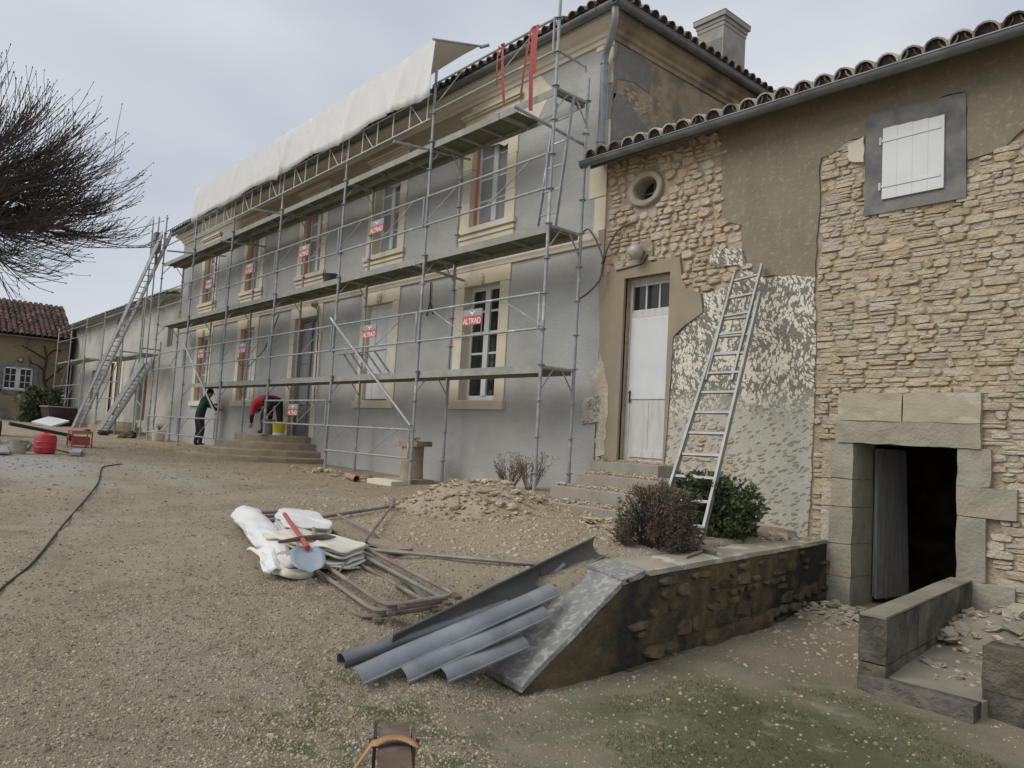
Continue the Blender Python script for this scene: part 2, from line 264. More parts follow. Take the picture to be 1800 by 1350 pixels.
def ground_material():
    m = bpy.data.materials.new('yard_gravel'); m.use_nodes = True
    T = m.node_tree; n = T.nodes; l = T.links; b = n['Principled BSDF']; b.inputs['Roughness'].default_value = .97
    geo = n.new('ShaderNodeNewGeometry'); pos = geo.outputs['Position']
    sep = n.new('ShaderNodeSeparateXYZ'); l.new(pos, sep.inputs[0])
    def nz(s, d=6, ro=.6):
        t = n.new('ShaderNodeTexNoise'); t.inputs['Scale'].default_value = s; t.inputs['Detail'].default_value = d; t.inputs['Roughness'].default_value = ro
        l.new(pos, t.inputs['Vector']); return t.outputs['Fac']
    def rng(f, a, bb, c=0, d=1):
        t = n.new('ShaderNodeMapRange'); t.clamp = True
        for i, x in enumerate((a, bb, c, d)): t.inputs[i+1].default_value = x
        l.new(f, t.inputs[0]); return t.outputs[0]
    def mth(op, a, c=0.0):
        t = n.new('ShaderNodeMath'); t.operation = op
        for i, x in enumerate((a, c)):
            if hasattr(x, 'links'): l.new(x, t.inputs[i])
            else: t.inputs[i].default_value = x
        return t.outputs[0]
    def mix(f, a, c):
        t = n.new('ShaderNodeMixRGB'); l.new(f, t.inputs[0])
        for i, x in ((1, a), (2, c)):
            if hasattr(x, 'links'): l.new(x, t.inputs[i])
            else: t.inputs[i].default_value = (*x, 1)
        return t.outputs[0]
    def spot(cx, cy, rx, ry, soft=.5, wob=1.2):
        dx = mth('DIVIDE', mth('SUBTRACT', sep.outputs['X'], cx), rx); dy = mth('DIVIDE', mth('SUBTRACT', sep.outputs['Y'], cy), ry)
        r = mth('SQRT', mth('ADD', mth('MULTIPLY', dx, dx), mth('MULTIPLY', dy, dy)))
        r = mth('ADD', r, mth('MULTIPLY', mth('SUBTRACT', nz(1.6, 5), .5), wob))
        return rng(r, 1.0+soft, 1.0-soft)
    fine = nz(60, 6, .72); grit = nz(130, 3, .6); mid = nz(7, 6); big = nz(.7, 4)
    col = mix(rng(mid, .35, .65), (.365, .305, .215), (.29, .24, .168))
    col = mix(mth('MULTIPLY', rng(big, .42, .62), .65), col, (.41, .345, .245))
    dmp = nz(1.7, 6, .65); col = mix(mth('MULTIPLY', rng(dmp, .54, .64), .55), col, (.20, .168, .122))
    dst = nz(1.05, 5, .6); col = mix(mth('MULTIPLY', rng(dst, .56, .66), .5), col, (.45, .41, .335))
    col = mix(mth('MULTIPLY', rng(fine, .56, .72), .55), col, (.44, .395, .315))
    col = mix(mth('MULTIPLY', rng(fine, .42, .30), .6), col, (.115, .095, .07))
    col = mix(mth('MULTIPLY', rng(grit, .58, .66), .6), col, (.47, .43, .35))
    col = mix(mth('MULTIPLY', rng(grit, .42, .35), .55), col, (.12, .10, .075))
    # sandy ochre strip by the house and around the heap, pale spilled cement left, moss in the lower yard
    ys = rng(mth('ADD', sep.outputs['Y'], mth('MULTIPLY', mth('SUBTRACT', nz(1.1, 4), .5), 2.2)), -3.2, -1.9)
    xs = rng(sep.outputs['X'], 3.4, 3.0)
    col = mix(mth('MULTIPLY', mth('MULTIPLY', ys, xs), .8), col, mix(rng(mid, .35, .65), (.40, .305, .19), (.33, .25, .155)))
    col = mix(mth('MULTIPLY', spot(1.2, -3.4, 1.9, 1.3), .7), col, (.43, .345, .235))
    col = mix(mth('MULTIPLY', spot(-6.3, -5.9, 2.6, .75, .4, .9), .75), col, (.42, .41, .385))
    col = mix(mth('MULTIPLY', spot(-4.6, -4.4, 2.4, .35, .6, 1.2), .45), col, (.42, .405, .37))
    moss = mth('MULTIPLY', spot(5.5, -4.1, 1.05, 1.2, .5, 1.6), rng(nz(5, 5), .30, .44))
    moss = mth('MAXIMUM', moss, mth('MULTIPLY', spot(4.55, -6.1, .9, .55, .5, 2.0), rng(nz(6, 5), .46, .6)))
    col = mix(mth('MULTIPLY', moss, .97), col, mix(rng(fine, .35, .65), (.05, .062, .012), (.105, .12, .03)))
    low = rng(sep.outputs['Z'], -.6, -.85)
    col = mix(mth('MULTIPLY', low, .25), col, (.21, .195, .15))
    l.new(col, b.inputs['Base Color'])
    h = mth('ADD', mth('MULTIPLY', fine, .8), mth('MULTIPLY', grit, .7))
    bp = n.new('ShaderNodeBump'); bp.inputs['Strength'].default_value = .9; bp.inputs['Distance'].default_value = .025
    l.new(h, bp.inputs['Height']); l.new(bp.outputs[0], b.inputs['Normal'])
    return m
M['ground'] = ground_material()

# ------------------------------------------------------------------ mesh helpers
class MB:
    def __init__(s): s.v = []; s.f = []
    def add(s, vs, fs):
        o = len(s.v); s.v += [tuple(x) for x in vs]; s.f += [tuple(i+o for i in f) for f in fs]; return s
    def boxm(s, m, d):
        a, b, c = d[0]/2, d[1]/2, d[2]/2
        vs = [m @ Vector((x, y, z)) for x in (-a, a) for y in (-b, b) for z in (-c, c)]
        return s.add(vs, [(0, 1, 3, 2), (4, 6, 7, 5), (0, 4, 5, 1), (2, 3, 7, 6), (0, 2, 6, 4), (1, 5, 7, 3)])
    def box(s, x0, x1, y0, y1, z0, z1):
        return s.boxm(Matrix.Translation(((x0+x1)/2, (y0+y1)/2, (z0+z1)/2)), (x1-x0, y1-y0, z1-z0))
    def bar(s, p, q, w, h, up=(0, 0, 1)):
        p = Vector(p); q = Vector(q); d = q-p; L = d.length; x = d/L; up = Vector(up)
        if abs(x.dot(up)) > .98: up = Vector((0, 1, 0))
        y = up.cross(x).normalized(); z = x.cross(y)
        m = Matrix(((x.x, y.x, z.x, 0), (x.y, y.y, z.y, 0), (x.z, y.z, z.z, 0), (0, 0, 0, 1))); m.translation = (p+q)/2
        return s.boxm(m, (L, w, h))
    def pipe(s, pts, r, n=8, cap=True, a0=0.0, a1=2*math.pi):
        pts = [Vector(p) for p in pts]; k = len(pts); rs = r if isinstance(r, (list, tuple)) else [r]*k
        full = abs(a1-a0-2*math.pi) < 1e-6; m = n if full else n+1
        vs = []; ref = None
        for i, p in enumerate(pts):
            t = (pts[min(i+1, k-1)]-pts[max(i-1, 0)]).normalized()
            if ref is None: ref = Vector((0, 0, 1)) if abs(t.z) < .9 else Vector((0, 1, 0))
            u = (ref - t*ref.dot(t)).normalized(); v = t.cross(u); ref = u
            for j in range(m):
                a = a0+(a1-a0)*j/n
                vs.append(p+u*math.cos(a)*rs[i]+v*math.sin(a)*rs[i])
        fs = []
        for i in range(k-1):
            for j in range(n if full else n):
                j2 = (j+1) % m
                fs.append((i*m+j, i*m+j2, (i+1)*m+j2, (i+1)*m+j))
        if cap and full:
            fs.append(tuple(reversed(range(m)))); fs.append(tuple((k-1)*m+j for j in range(m)))
        return s.add(vs, fs)
    def tube(s, p, q, r, n=8): return s.pipe([p, q], r, n)
    def prism_xz(s, poly, y0, y1):
        if sum(poly[i-1][0]*poly[i][1]-poly[i][0]*poly[i-1][1] for i in range(len(poly))) < 0: poly = poly[::-1]
        k = len(poly)
        vs = [(x, y0, z) for x, z in poly]+[(x, y1, z) for x, z in poly]
        fs = [tuple(range(k)), tuple(reversed(range(k, 2*k)))]+[(i, i+k, (i+1) % k+k, (i+1) % k) for i in range(k)]
        return s.add(vs, fs)
    def lathe(s, prof, c, n=16, sx=1, sy=1):
        vs = []; k = len(prof)
        for r, z in prof:
            for j in range(n):
                a = 2*math.pi*j/n; vs.append((c[0]+r*math.cos(a)*sx, c[1]+r*math.sin(a)*sy, c[2]+z))
        fs = [(i*n+j, i*n+(j+1) % n, (i+1)*n+(j+1) % n, (i+1)*n+j) for i in range(k-1) for j in range(n)]
        fs.append(tuple(reversed(range(n)))); fs.append(tuple((k-1)*n+j for j in range(n)))
        return s.add(vs, fs)
    def rock(s, c, d, rng, rot=None, n=(5, 3)):
        # lumpy faceted stone with half extents d
        m = rot if rot is not None else Euler((rng.uniform(-.3, .3), rng.uniform(-.3, .3), rng.uniform(0, 6.3))).to_matrix()
        a, b = n; vs = []
        for i in range(1, b+1):
            ph = math.pi*i/(b+1)
            for j in range(a):
                th = 2*math.pi*(j+.5*(i % 2))/a
                k = rng.uniform(.72, 1.12)
                vs.append(Vector((math.sin(ph)*math.cos(th)*d[0]*k, math.sin(ph)*math.sin(th)*d[1]*k, math.cos(ph)*d[2]*rng.uniform(.85, 1.1))))
        vs += [Vector((0, 0, d[2]*rng.uniform(.8, 1))), Vector((0, 0, -d[2]))]
        t, bt = len(vs)-2, len(vs)-1
        fs = [(t, j, (j+1) % a) for j in range(a)]+[(bt, (b-1)*a+(j+1) % a, (b-1)*a+j) for j in range(a)]
        for i in range(b-1):
            for j in range(a):
                q0, q1, q2, q3 = i*a+j, i*a+(j+1) % a, (i+1)*a+j, (i+1)*a+(j+1) % a
                if i % 2 == 0: fs += [(q0, q2, q1), (q1, q2, q3)]
                else: fs += [(q0, q2, q3), (q0, q3, q1)]
        c = Vector(c)
        return s.add([c+m @ v for v in vs], fs)
    def mesh(s, name, m=None, smooth=False):
        me = bpy.data.meshes.new(name); me.from_pydata(s.v, [], s.f); me.validate()
        if m: me.materials.append(M[m] if isinstance(m, str) else m)
        if smooth:
            me.polygons.foreach_set('use_smooth', [True]*len(me.polygons))
            try: me.set_sharp_from_angle(angle=R(40))
            except Exception: pass
        me.update(); return me
    def build(s, name, m, parent=None, smooth=False, **tags):
        return link(name, s.mesh(name, m, smooth), parent, **tags)

def link(name, data, parent=None, loc=None, rot=None, scale=None, **tags):
    o = bpy.data.objects.new(name, data); C.objects.link(o)
    if parent is not None:
        o.parent = parent
        if parent.get('_base') is not None: o.matrix_parent_inverse = Matrix.Translation(-Vector(parent['_base']))
    if loc is not None: o.location = loc
    if rot is not None: o.rotation_euler = rot
    if scale is not None: o.scale = scale
    for k, v in tags.items(): o['category' if k == 'cat' else k] = v
    if 'cat' in tags: o['kind'] = 'thing'
    return o

def thing(name, label, cat, base=(0, 0, 0), group=None):
    o = bpy.data.objects.new(name, None); C.objects.link(o); o.location = base; o.empty_display_size = .2
    o['label'] = label; o['category'] = cat; o['_base'] = tuple(float(x) for x in base)
    o['kind'] = 'thing'
    if group: o['group'] = group
    return o

def inpoly(x, z, P):
    c = False; j = len(P)-1
    for i in range(len(P)):
        if (P[i][1] > z) != (P[j][1] > z) and x < (P[j][0]-P[i][0])*(z-P[i][1])/(P[j][1]-P[i][1])+P[i][0]: c = not c
        j = i
    return c
def rough_poly(P, rng, step=.07, amp=.02):
    # break long polygon edges into ragged ones
    out = []
    for i in range(len(P)):
        a, b = P[i], P[(i+1) % len(P)]; L = math.hypot(b[0]-a[0], b[1]-a[1]); k = max(1, int(L/step))
        for t in range(k):
            j = amp if t else amp*.4
            out.append((a[0]+(b[0]-a[0])*t/k+rng.uniform(-j, j), a[1]+(b[1]-a[1])*t/k+rng.uniform(-j, j)))
    return out

def wall_xz(x0, x1, z0, z1, holes, y, depth):
    # front sheet with rectangular openings and their reveals
    xs = sorted({x0, x1, *[h[0] for h in holes], *[h[1] for h in holes]}); zs = sorted({z0, z1, *[h[2] for h in holes], *[h[3] for h in holes]})
    b = MB()
    for i in range(len(xs)-1):
        for j in range(len(zs)-1):
            cx, cz = (xs[i]+xs[i+1])/2, (zs[j]+zs[j+1])/2
            if any(h[0] < cx < h[1] and h[2] < cz < h[3] for h in holes): continue
            b.add([(xs[i], y, zs[j]), (xs[i+1], y, zs[j]), (xs[i+1], y, zs[j+1]), (xs[i], y, zs[j+1])], [(0, 1, 2, 3)])
    for a, c, d, e in holes:
        for p, q in (((a, d), (a, e)), ((c, e), (c, d)), ((a, e), (c, e)), ((c, d), (a, d))):
            b.add([(p[0], y, p[1]), (q[0], y, q[1]), (q[0], y+depth, q[1]), (p[0], y+depth, p[1])], [(0, 1, 2, 3)])
    return b

def stone_mesh(poly, rng, y, proud, m, dome=.5, inset=.90):
    # one facing stone: outline in the wall plane, broken edges and an uneven split face
    cx = sum(p[0] for p in poly)/len(poly); cz = sum(p[1] for p in poly)/len(poly); k = len(poly)
    vs = []; tx, tz = rng.uniform(-.25, .25), rng.uniform(-.25, .25)
    for t, dy in ((1.0, .05), (1.0, -proud*.45), (inset, -proud)):
        for p in poly:
            j = rng.uniform(-.05, .04) if t < 1 else 0
            X, Z = (p[0]-cx)*(t+j), (p[1]-cz)*(t+j)
            vs.append((cx+X, y+dy+((X*tx+Z*tz)*.25+rng.uniform(-.16, .16)*proud if t < 1 else 0), cz+Z))
    vs.append((cx+rng.uniform(-.2, .2)*(poly[3][0]-cx), y-proud*(1+rng.uniform(-.1, .35)*dome), cz+rng.uniform(-.01, .01)))
    c = 3*k; fs = []
    for i in range(k):
        j = (i+1) % k
        fs += [(i, j, k+j, k+i), (k+i, k+j, 2*k+j, 2*k+i), (2*k+i, 2*k+j, c)]
    return vs, fs

def courses(x0, x1, z0, z1, hmin, hmax, wmin, wmax, rng, gap=.012, jit=.35):
    # random coursed rubble: yields outline polygons (x, z)
    z = z0
    while z < z1:
        h = rng.uniform(hmin, hmax); x = x0-rng.uniform(0, wmax)
        while x < x1:
            w = rng.uniform(wmin, wmax)*(.6+.6*h/hmax)
            zz, hh = z, h
            subs = [(z, h)]
            if h > hmin*1.5 and rng.random() < .38:
                s = rng.uniform(.4, .6)*h; subs = [(z, s), (z+s, h-s)]
            for (a, b) in subs:
                dz = rng.uniform(-.12, .12)*b
                X0, X1, Z0, Z1 = x+gap*.5, x+w-gap*.5, a+gap*.5+dz, a+b-gap*.5+dz
                ch = jit*min(b, w)*.5
                P = [(X0+rng.uniform(0, ch), Z0), (X0+(X1-X0)*rng.uniform(.4, .6), Z0-rng.uniform(0, .1)*b), (X1-rng.uniform(0, ch), Z0+rng.uniform(0, .12)*b), (X1, Z0+rng.uniform(.25, .5)*b),
                     (X1-rng.uniform(0, ch), Z1-rng.uniform(0, .15)*b), (X0+(X1-X0)*rng.uniform(.35, .65), Z1+rng.uniform(-.02, .1)*b), (X0+rng.uniform(0, ch), Z1-rng.uniform(0, .12)*b), (X0, Z0+rng.uniform(.5, .75)*b)]
                yield P
            x += w
        z += h

# ------------------------------------------------------------------ ground heights
CP = np.array([(0,-1,-.08),(-3,-1,-.22),(-6,-1,-.19),(-10,-1,-.15),(-15,-1,-.1),(-21,-1,-.02),(-28,-1,.1),(-35,-1,.2),(-35,-8,.15),
 (1,-1.8,-.14),(3.0,-.4,-.2),(3.4,-2,-.24),(3.6,-3.7,-.3),(1.5,-3.2,-.26),(-2,-3,-.25),(0.7,-5.4,-.36),(2.5,-4.6,-.4),(3.7,-5.7,-.6),(3.0,-6.6,-.6),(4.3,-6.6,-.8),(5.5,-7,-.92),(7.6,-8,-.97),
 (-5,-5.5,-.2),(-10,-5.5,-.12),(-9,-2.5,-.16),(-18,-5.5,-.03),(-5,-9,-.3),(0,-9,-.55),(-12,-14,-.2),(7,-14,-1.0),(-50,10,.3),(-50,-30,.2),(0,-30,-.8),(30,-30,-1.0),(-20,-30,-.3)], float)
def _tp(r2): return np.where(r2 > 1e-12, r2*np.log(r2+1e-12)*.5, 0)
_n = len(CP); _A = np.zeros((_n+3, _n+3)); _A[:_n, :_n] = _tp(((CP[:, None, :2]-CP[None, :, :2])**2).sum(-1))+np.eye(_n)*.05
_A[:_n, _n] = 1; _A[:_n, _n+1:] = CP[:, :2]; _A[_n, :_n] = 1; _A[_n+1:, :_n] = CP[:, :2].T
_W = np.linalg.solve(_A, np.r_[CP[:, 2], 0, 0, 0])
def ground(x, y):
    x = np.asarray(x, float); y = np.asarray(y, float)
    xq = np.clip(x, -50, 30); yq = np.clip(y, -30, 10)
    up = _tp((xq[..., None]-CP[:, 0])**2+(yq[..., None]-CP[:, 1])**2) @ _W[:_n]+_W[_n]+_W[_n+1]*xq+_W[_n+2]*yq
    xc = 3.40-.135*yq-.75*np.exp(-((yq+4.75)/.5)**2); ww = np.maximum(np.where(yq > -4.1, .12, .12+(-4.1-yq)*.75), .12)
    t = np.clip((xq-xc)/ww/2+.5, 0, 1); t = t*t*(3-2*t)
    low = -.93-.02*np.clip(xq-5, 0, 3)
    return up*(1-t)+low*t
def gz(x, y): return float(ground(x, y))

def axis(spec):
    a = []
    for lo, hi, st in spec: a += list(np.arange(lo, hi, st))
    return np.array(a+[spec[-1][1]])
gx = axis([(-320, -60, 40), (-60, -22, 2), (-22, -3, .4), (-3, 8.5, .085), (8.5, 20, 1.5), (20, 300, 40)])
gy = axis([(-300, -30, 40), (-30, -9, 1.5), (-9, .5, .085), (.5, 20, 1.5), (20, 300, 40)])
GX, GY = np.meshgrid(gx, gy, indexing='ij'); GZ = ground(GX, GY)
_rs = np.random.RandomState(4)
near = (GX > -3) & (GX < 8.5) & (GY > -9) & (GY < .5)
for k in range(14):
    a = _rs.uniform(0, 6.28); fq = _rs.uniform(1.5, 9); GZ = GZ+near*.012/(fq**.7)*np.sin((GX*math.cos(a)+GY*math.sin(a))*fq+_rs.uniform(0, 6.28))
GZ = GZ+near*_rs.normal(0, .0028, GZ.shape)
ny = len(gy); V = np.stack([GX, GY, GZ], -1).reshape(-1, 3)
I = np.arange((len(gx)-1)*(ny-1)); ii = I//(ny-1); jj = I % (ny-1); q = ii*ny+jj
me = bpy.data.meshes.new('ground'); me.from_pydata(V.tolist(), [], np.stack([q, q+ny, q+ny+1, q+1], -1).tolist())
me.materials.append(M['ground']); me.polygons.foreach_set('use_smooth', [True]*len(me.polygons))
link('ground', me, kind='structure', label='beige gravel yard sloping down to mossy lower ground')

def gmesh(X, Y):
    # height of the built ground sheet, undulation included
    i = np.clip(np.searchsorted(gx, X)-1, 0, len(gx)-2); j = np.clip(np.searchsorted(gy, Y)-1, 0, len(gy)-2)
    u = (X-gx[i])/(gx[i+1]-gx[i]); v = (Y-gy[j])/(gy[j+1]-gy[j])
    return GZ[i, j]*(1-u)*(1-v)+GZ[i+1, j]*u*(1-v)+GZ[i, j+1]*(1-u)*v+GZ[i+1, j+1]*u*v
# ------------------------------------------------------------------ main house
rng = random.Random(11)
XC = [-2.68, -6.10, -9.55, -13.2, -16.75]      # window axes
XL, XR = -19.6, .15                             # house ends
house = thing('main_house', 'two-storey house with fresh grey render, cream stone window surrounds and hipped tile roof', 'house', (-9.7, 4, 0))
holes = []
OPEN = []                                        # x0,x1,z0,z1,kind
for i, x in enumerate(XC):
    OPEN.append((x-.5, x+.5, 4.42, 6.2, 'upper%d' % i))
    if i == 2: OPEN.append((x-.6, x+.6, .42, 3.32, 'door'))
    else: OPEN.append((x-.5, x+.5, 1.28, 3.32, 'lower%d' % i))
fw = wall_xz(XL, XR, -1.2, 6.95, [(a-.03, b+.03, c-.03, d+.03) for a, b, c, d, k in OPEN], 0.0, .3)
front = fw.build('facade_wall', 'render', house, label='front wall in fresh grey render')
side = MB().add([(XR, 0.001, -1), (XR, 9, -1), (XR, 9, 6.95), (XR, 0.001, 6.95)], [(0, 1, 2, 3)]).build('side_wall', 'sidewall', house, label='end wall of old patched beige plaster')
MB().add([(XL, 9, -1), (XL, 0, -1), (XL, 0, 6.95), (XL, 9, 6.95)], [(0, 1, 2, 3)]).build('end_wall', 'wallwhite', house)
MB().add([(XR, 9, -1), (XL, 9, -1), (XL, 9, 6.95), (XR, 9, 6.95)], [(0, 1, 2, 3)]).build('back_wall', 'wallwhite', house)
# patches on the end wall
for poly, m in (([(.02, 5.55), (.1, 6.72), (.9, 6.72), (.88, 6.2), (.5, 6.25), (.12, 6.15)], 'cement'), ([(.03, 4.6), (.03, 5.9), (.35, 5.95), (.62, 5.72), (.9, 5.62), (.92, 4.6)], 'cement')):
    P = rough_poly(poly, rng, .12, .02)
    b = MB(); k = len(P); b.v = [(XR+.012, y, z) for y, z in P]+[(XR-.01, y, z) for y, z in P]
    if sum(P[i-1][0]*P[i][1]-P[i][0]*P[i-1][1] for i in range(k)) < 0: b.v = b.v[k-1::-1]+b.v[:k-1:-1]
    b.f = [tuple(range(k))]+[(i, i+k, (i+1) % k+k, (i+1) % k) for i in range(k)]
    b.build('cement_patch', m, side)
for i in range(42):                              # rubble showing through the plaster
    y, z = rng.choice([(rng.uniform(.25, .95), rng.uniform(5.8, 6.1)), (rng.uniform(.85, 1.15), rng.uniform(4.9, 6.5)), (rng.uniform(.9, 2.6), rng.uniform(4.9, 5.6))])
    b = MB().rock((XR-.012, y, z), (.03, rng.uniform(.06, .13), rng.uniform(.03, .06)), rng, Matrix.Identity(3))
    b.build('stone', 'stoneA', side)
# beige base coat still showing in the frieze between cornice and top lift, with grey dabs around it
for poly in ([(-15.4, 5.85), (-15.0, 6.72), (-9.5, 6.73), (-5.2, 6.72), (-3.6, 6.72), (-3.5, 6.45), (-4.3, 6.3), (-4.8, 5.9), (-5.9, 5.75), (-6.6, 6.15), (-7.4, 5.75), (-8.8, 5.8), (-9.3, 6.1), (-10.6, 5.8), (-12.2, 5.78), (-12.8, 6.2), (-13.8, 6.0), (-14.4, 5.8)],):
    MB().prism_xz(rough_poly(poly, rng, .18, .05), -.006, .01).build('base_coat_patch', 'basecoat', front)
for poly in ([(-3.2, 6.05), (-3.3, 6.72), (-1.45, 6.72), (-1.15, 6.4), (-1.5, 5.9), (-2.3, 5.72)],):
    MB().prism_xz(rough_poly(poly, rng, .18, .03), -.005, .01).build('cream_patch', 'lime', front)
# corner stones
z = 3.8; k = 0
for h in (.52, .58, .60, .55, .58, .17):
    wd = .34 if k % 2 else .22
    if k not in (3,):
        MB().prism_xz(rough_poly([(XR-wd, z+.01), (XR+.004, z+.01), (XR+.004, z+h-.01), (XR-wd, z+h-.01)], rng, .2, .008), -.012, .02).build('corner_stone', 'lime', front)
    z += h; k += 1
# string course and cornice
def sweep(prof, a, b, name, m, parent):
    bb = MB(); k = len(prof)
    bb.v = [a(o, z) for o, z in prof]+[b(o, z) for o, z in prof]
    bb.f = [(i, i+k, i+1+k, i+1) for i in range(k-1)]+[tuple(range(k)), tuple(range(2*k-1, k-1, -1))]
    return bb.build(name, m, parent)
sc_prof = [(-.02, 3.60), (.035, 3.60), (.05, 3.64), (.075, 3.68), (.085, 3.74), (.085, 3.79), (-.02, 3.81)]
for a, b in ((-19.6, -15.3), (-15.29, -11.2), (-11.19, -7.3), (-7.29, -3.4), (-3.39, .11)):
    sweep(sc_prof, lambda o, z: (a, -o, z), lambda o, z: (b, -o, z), 'string_course', 'lime', front)
co = [(-.02, 6.72), (.03, 6.72), (.04, 6.78), (.075, 6.80), (.085, 6.86), (.15, 6.90), (.20, 6.95), (.24, 6.97), (.245, 7.03), (-.02, 7.04)]
cornice = sweep(co, lambda o, z: (XL-o, -o, z), lambda o, z: (XR+o, -o, z), 'cornice', 'lime', house)
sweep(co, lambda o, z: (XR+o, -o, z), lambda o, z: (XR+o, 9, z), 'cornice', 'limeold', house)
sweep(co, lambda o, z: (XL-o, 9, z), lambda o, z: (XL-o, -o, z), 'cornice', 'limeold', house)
# gutters: half-round zinc with brackets and a swan-neck downpipe
GO, GZc, GR = .335, 7.075, .078
def half_gutter(p, q, r, n=9):
    b = MB(); p = Vector(p); q = Vector(q); d = (q-p).normalized(); sidev = Vector((0, 0, 1)).cross(d).normalized()
    prof = []
    for rr in (r, r-.006):
        prof.append([(math.cos(math.pi*j/n)*rr, -math.sin(math.pi*j/n)*rr) for j in range(n+1)])
    P = prof[0]+prof[1][::-1]
    k = len(P)
    for base in (p, q): b.v += [tuple(base+sidev*x+Vector((0, 0, zz))) for x, zz in P]
    b.f = [(i, (i+1) % k, (i+1) % k+k, i+k) for i in range(k)]+[tuple(reversed(range(k))), tuple(range(k, 2*k))]
    b.pipe([p+sidev*r, q+sidev*r], .011, 6); return b
gut = half_gutter((XL-GO, -GO, GZc), (XR+GO-.02, -GO, GZc-.01), GR)
g = gut.build('gutter', 'zinc', house, True)
g2 = half_gutter((XR+GO, 9, GZc), (XR+GO, -GO-.07, GZc-.01), GR).build('gutter', 'zinc', house, True)
for i in range(30):
    x = XL+.3+i*.67
    MB().pipe([(x, -GO+.09*math.cos(t), GZc-.09*math.sin(t)) for t in np.linspace(0, math.pi, 7)], .006, 5).build('bracket', 'zinc', g)
dp = MB().pipe([(XR+.28, -.30, 7.02), (XR+.28, -.30, 6.88), (XR+.25, -.28, 6.78), (XR+.12, -.20, 6.62), (XR-.02, -.13, 6.5), (XR-.06, -.11, 6.4), (XR-.06, -.11, 4.85)], .055, 10).build('downpipe', 'zincblue', house, True)
for zz in (6.33, 5.12): MB().pipe([(XR-.06, -.11, zz-.012), (XR-.06, -.11, zz+.012)], .066, 10).build('clip', 'zincblue', dp)
# roof: hipped, with one course of canal tiles along the eaves as separate tiles
rf = MB(); ov = .30; zr = 7.10; sl = .40; hd = 4.65
rf.add([(XL-ov, -ov, zr), (XR+ov, -ov, zr), (XR+ov, 9+ov, zr), (XL-ov, 9+ov, zr), (XL+hd, hd, zr+sl*(hd+ov)), (XR-hd, hd, zr+sl*(hd+ov))],
       [(0, 1, 5, 4), (1, 2, 5), (2, 3, 4, 5), (3, 0, 4), (3, 2, 1, 0)])
roof = rf.build('roof', 'tile', house)
def canal_tile(length=.46, r=.092, thick=.014, cap=False):
    b = MB(); n = 7; vs = []
    for t, rr in ((0, r), (1, r*.86)):
        for q in (rr, rr-thick):
            for j in range(n+1):
                a = math.pi*j/n; vs.append((math.cos(a)*q, t*length, math.sin(a)*q))
    m = n+1; b.v = vs
    o0, i0, o1, i1 = 0, m, 2*m, 3*m
    for j in range(n):
        b.f += [(o0+j, o0+j+1, o1+j+1, o1+j), (i0+j+1, i0+j, i1+j, i1+j+1), (o0+j+1, o0+j, i0+j, i0+j+1)]
    b.f += [(o0, o1, i1, i0), (o0+n, i0+n, i1+n, o1+n)]
    if cap:   # near-black disc painted as the shade inside the hollow eaves end
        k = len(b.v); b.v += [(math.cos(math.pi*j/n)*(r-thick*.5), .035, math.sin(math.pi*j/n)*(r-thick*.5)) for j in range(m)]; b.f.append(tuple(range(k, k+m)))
    return b
def tile_mesh(length, r, thick, m, cap=None):
    me = canal_tile(length, r, thick, cap is not None).mesh('tile', m, True)
    if cap: me.materials.append(M[cap]); me.polygons[len(me.polygons)-1].material_index = 1
    return me
tm = tile_mesh(.46, .092, .014, 'tile', 'tileshade')
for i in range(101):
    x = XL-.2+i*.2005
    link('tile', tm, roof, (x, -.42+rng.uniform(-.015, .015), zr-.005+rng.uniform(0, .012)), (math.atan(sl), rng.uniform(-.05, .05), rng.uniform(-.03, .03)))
for i in range(46):
    y = -.2+i*.205
    link('tile', tm, roof, (XR+.43+rng.uniform(-.015, .015), y, zr-.005), (math.atan(sl), rng.uniform(-.05, .05), R(90)+rng.uniform(-.03, .03)))
# chimney
ch = MB().box(-1.16, -.56, 3.86, 4.62, 7.2, 8.86).build('chimney', 'chimney', house, label='tall cement-rendered chimney with dark stained face')
MB().box(-1.165, -.60, 3.852, 3.9, 7.2, 8.62).build('stained_face', 'cement', ch)
b = MB()
for z0, z1, o in ((8.86, 8.94, .012), (8.942, 9.02, .03), (9.022, 9.12, .07)): b.box(-1.16-o, -.56+o, 3.86-o, 4.62+o, z0, z1)
b.add([(-1.24, 3.78, 9.121), (-.48, 3.78, 9.121), (-.48, 4.70, 9.121), (-1.24, 4.70, 9.121), (-.86, 4.24, 9.19)], [(0, 1, 4), (1, 2, 4), (2, 3, 4), (3, 0, 4)])
b.build('chimney_cap', 'chimney', ch)

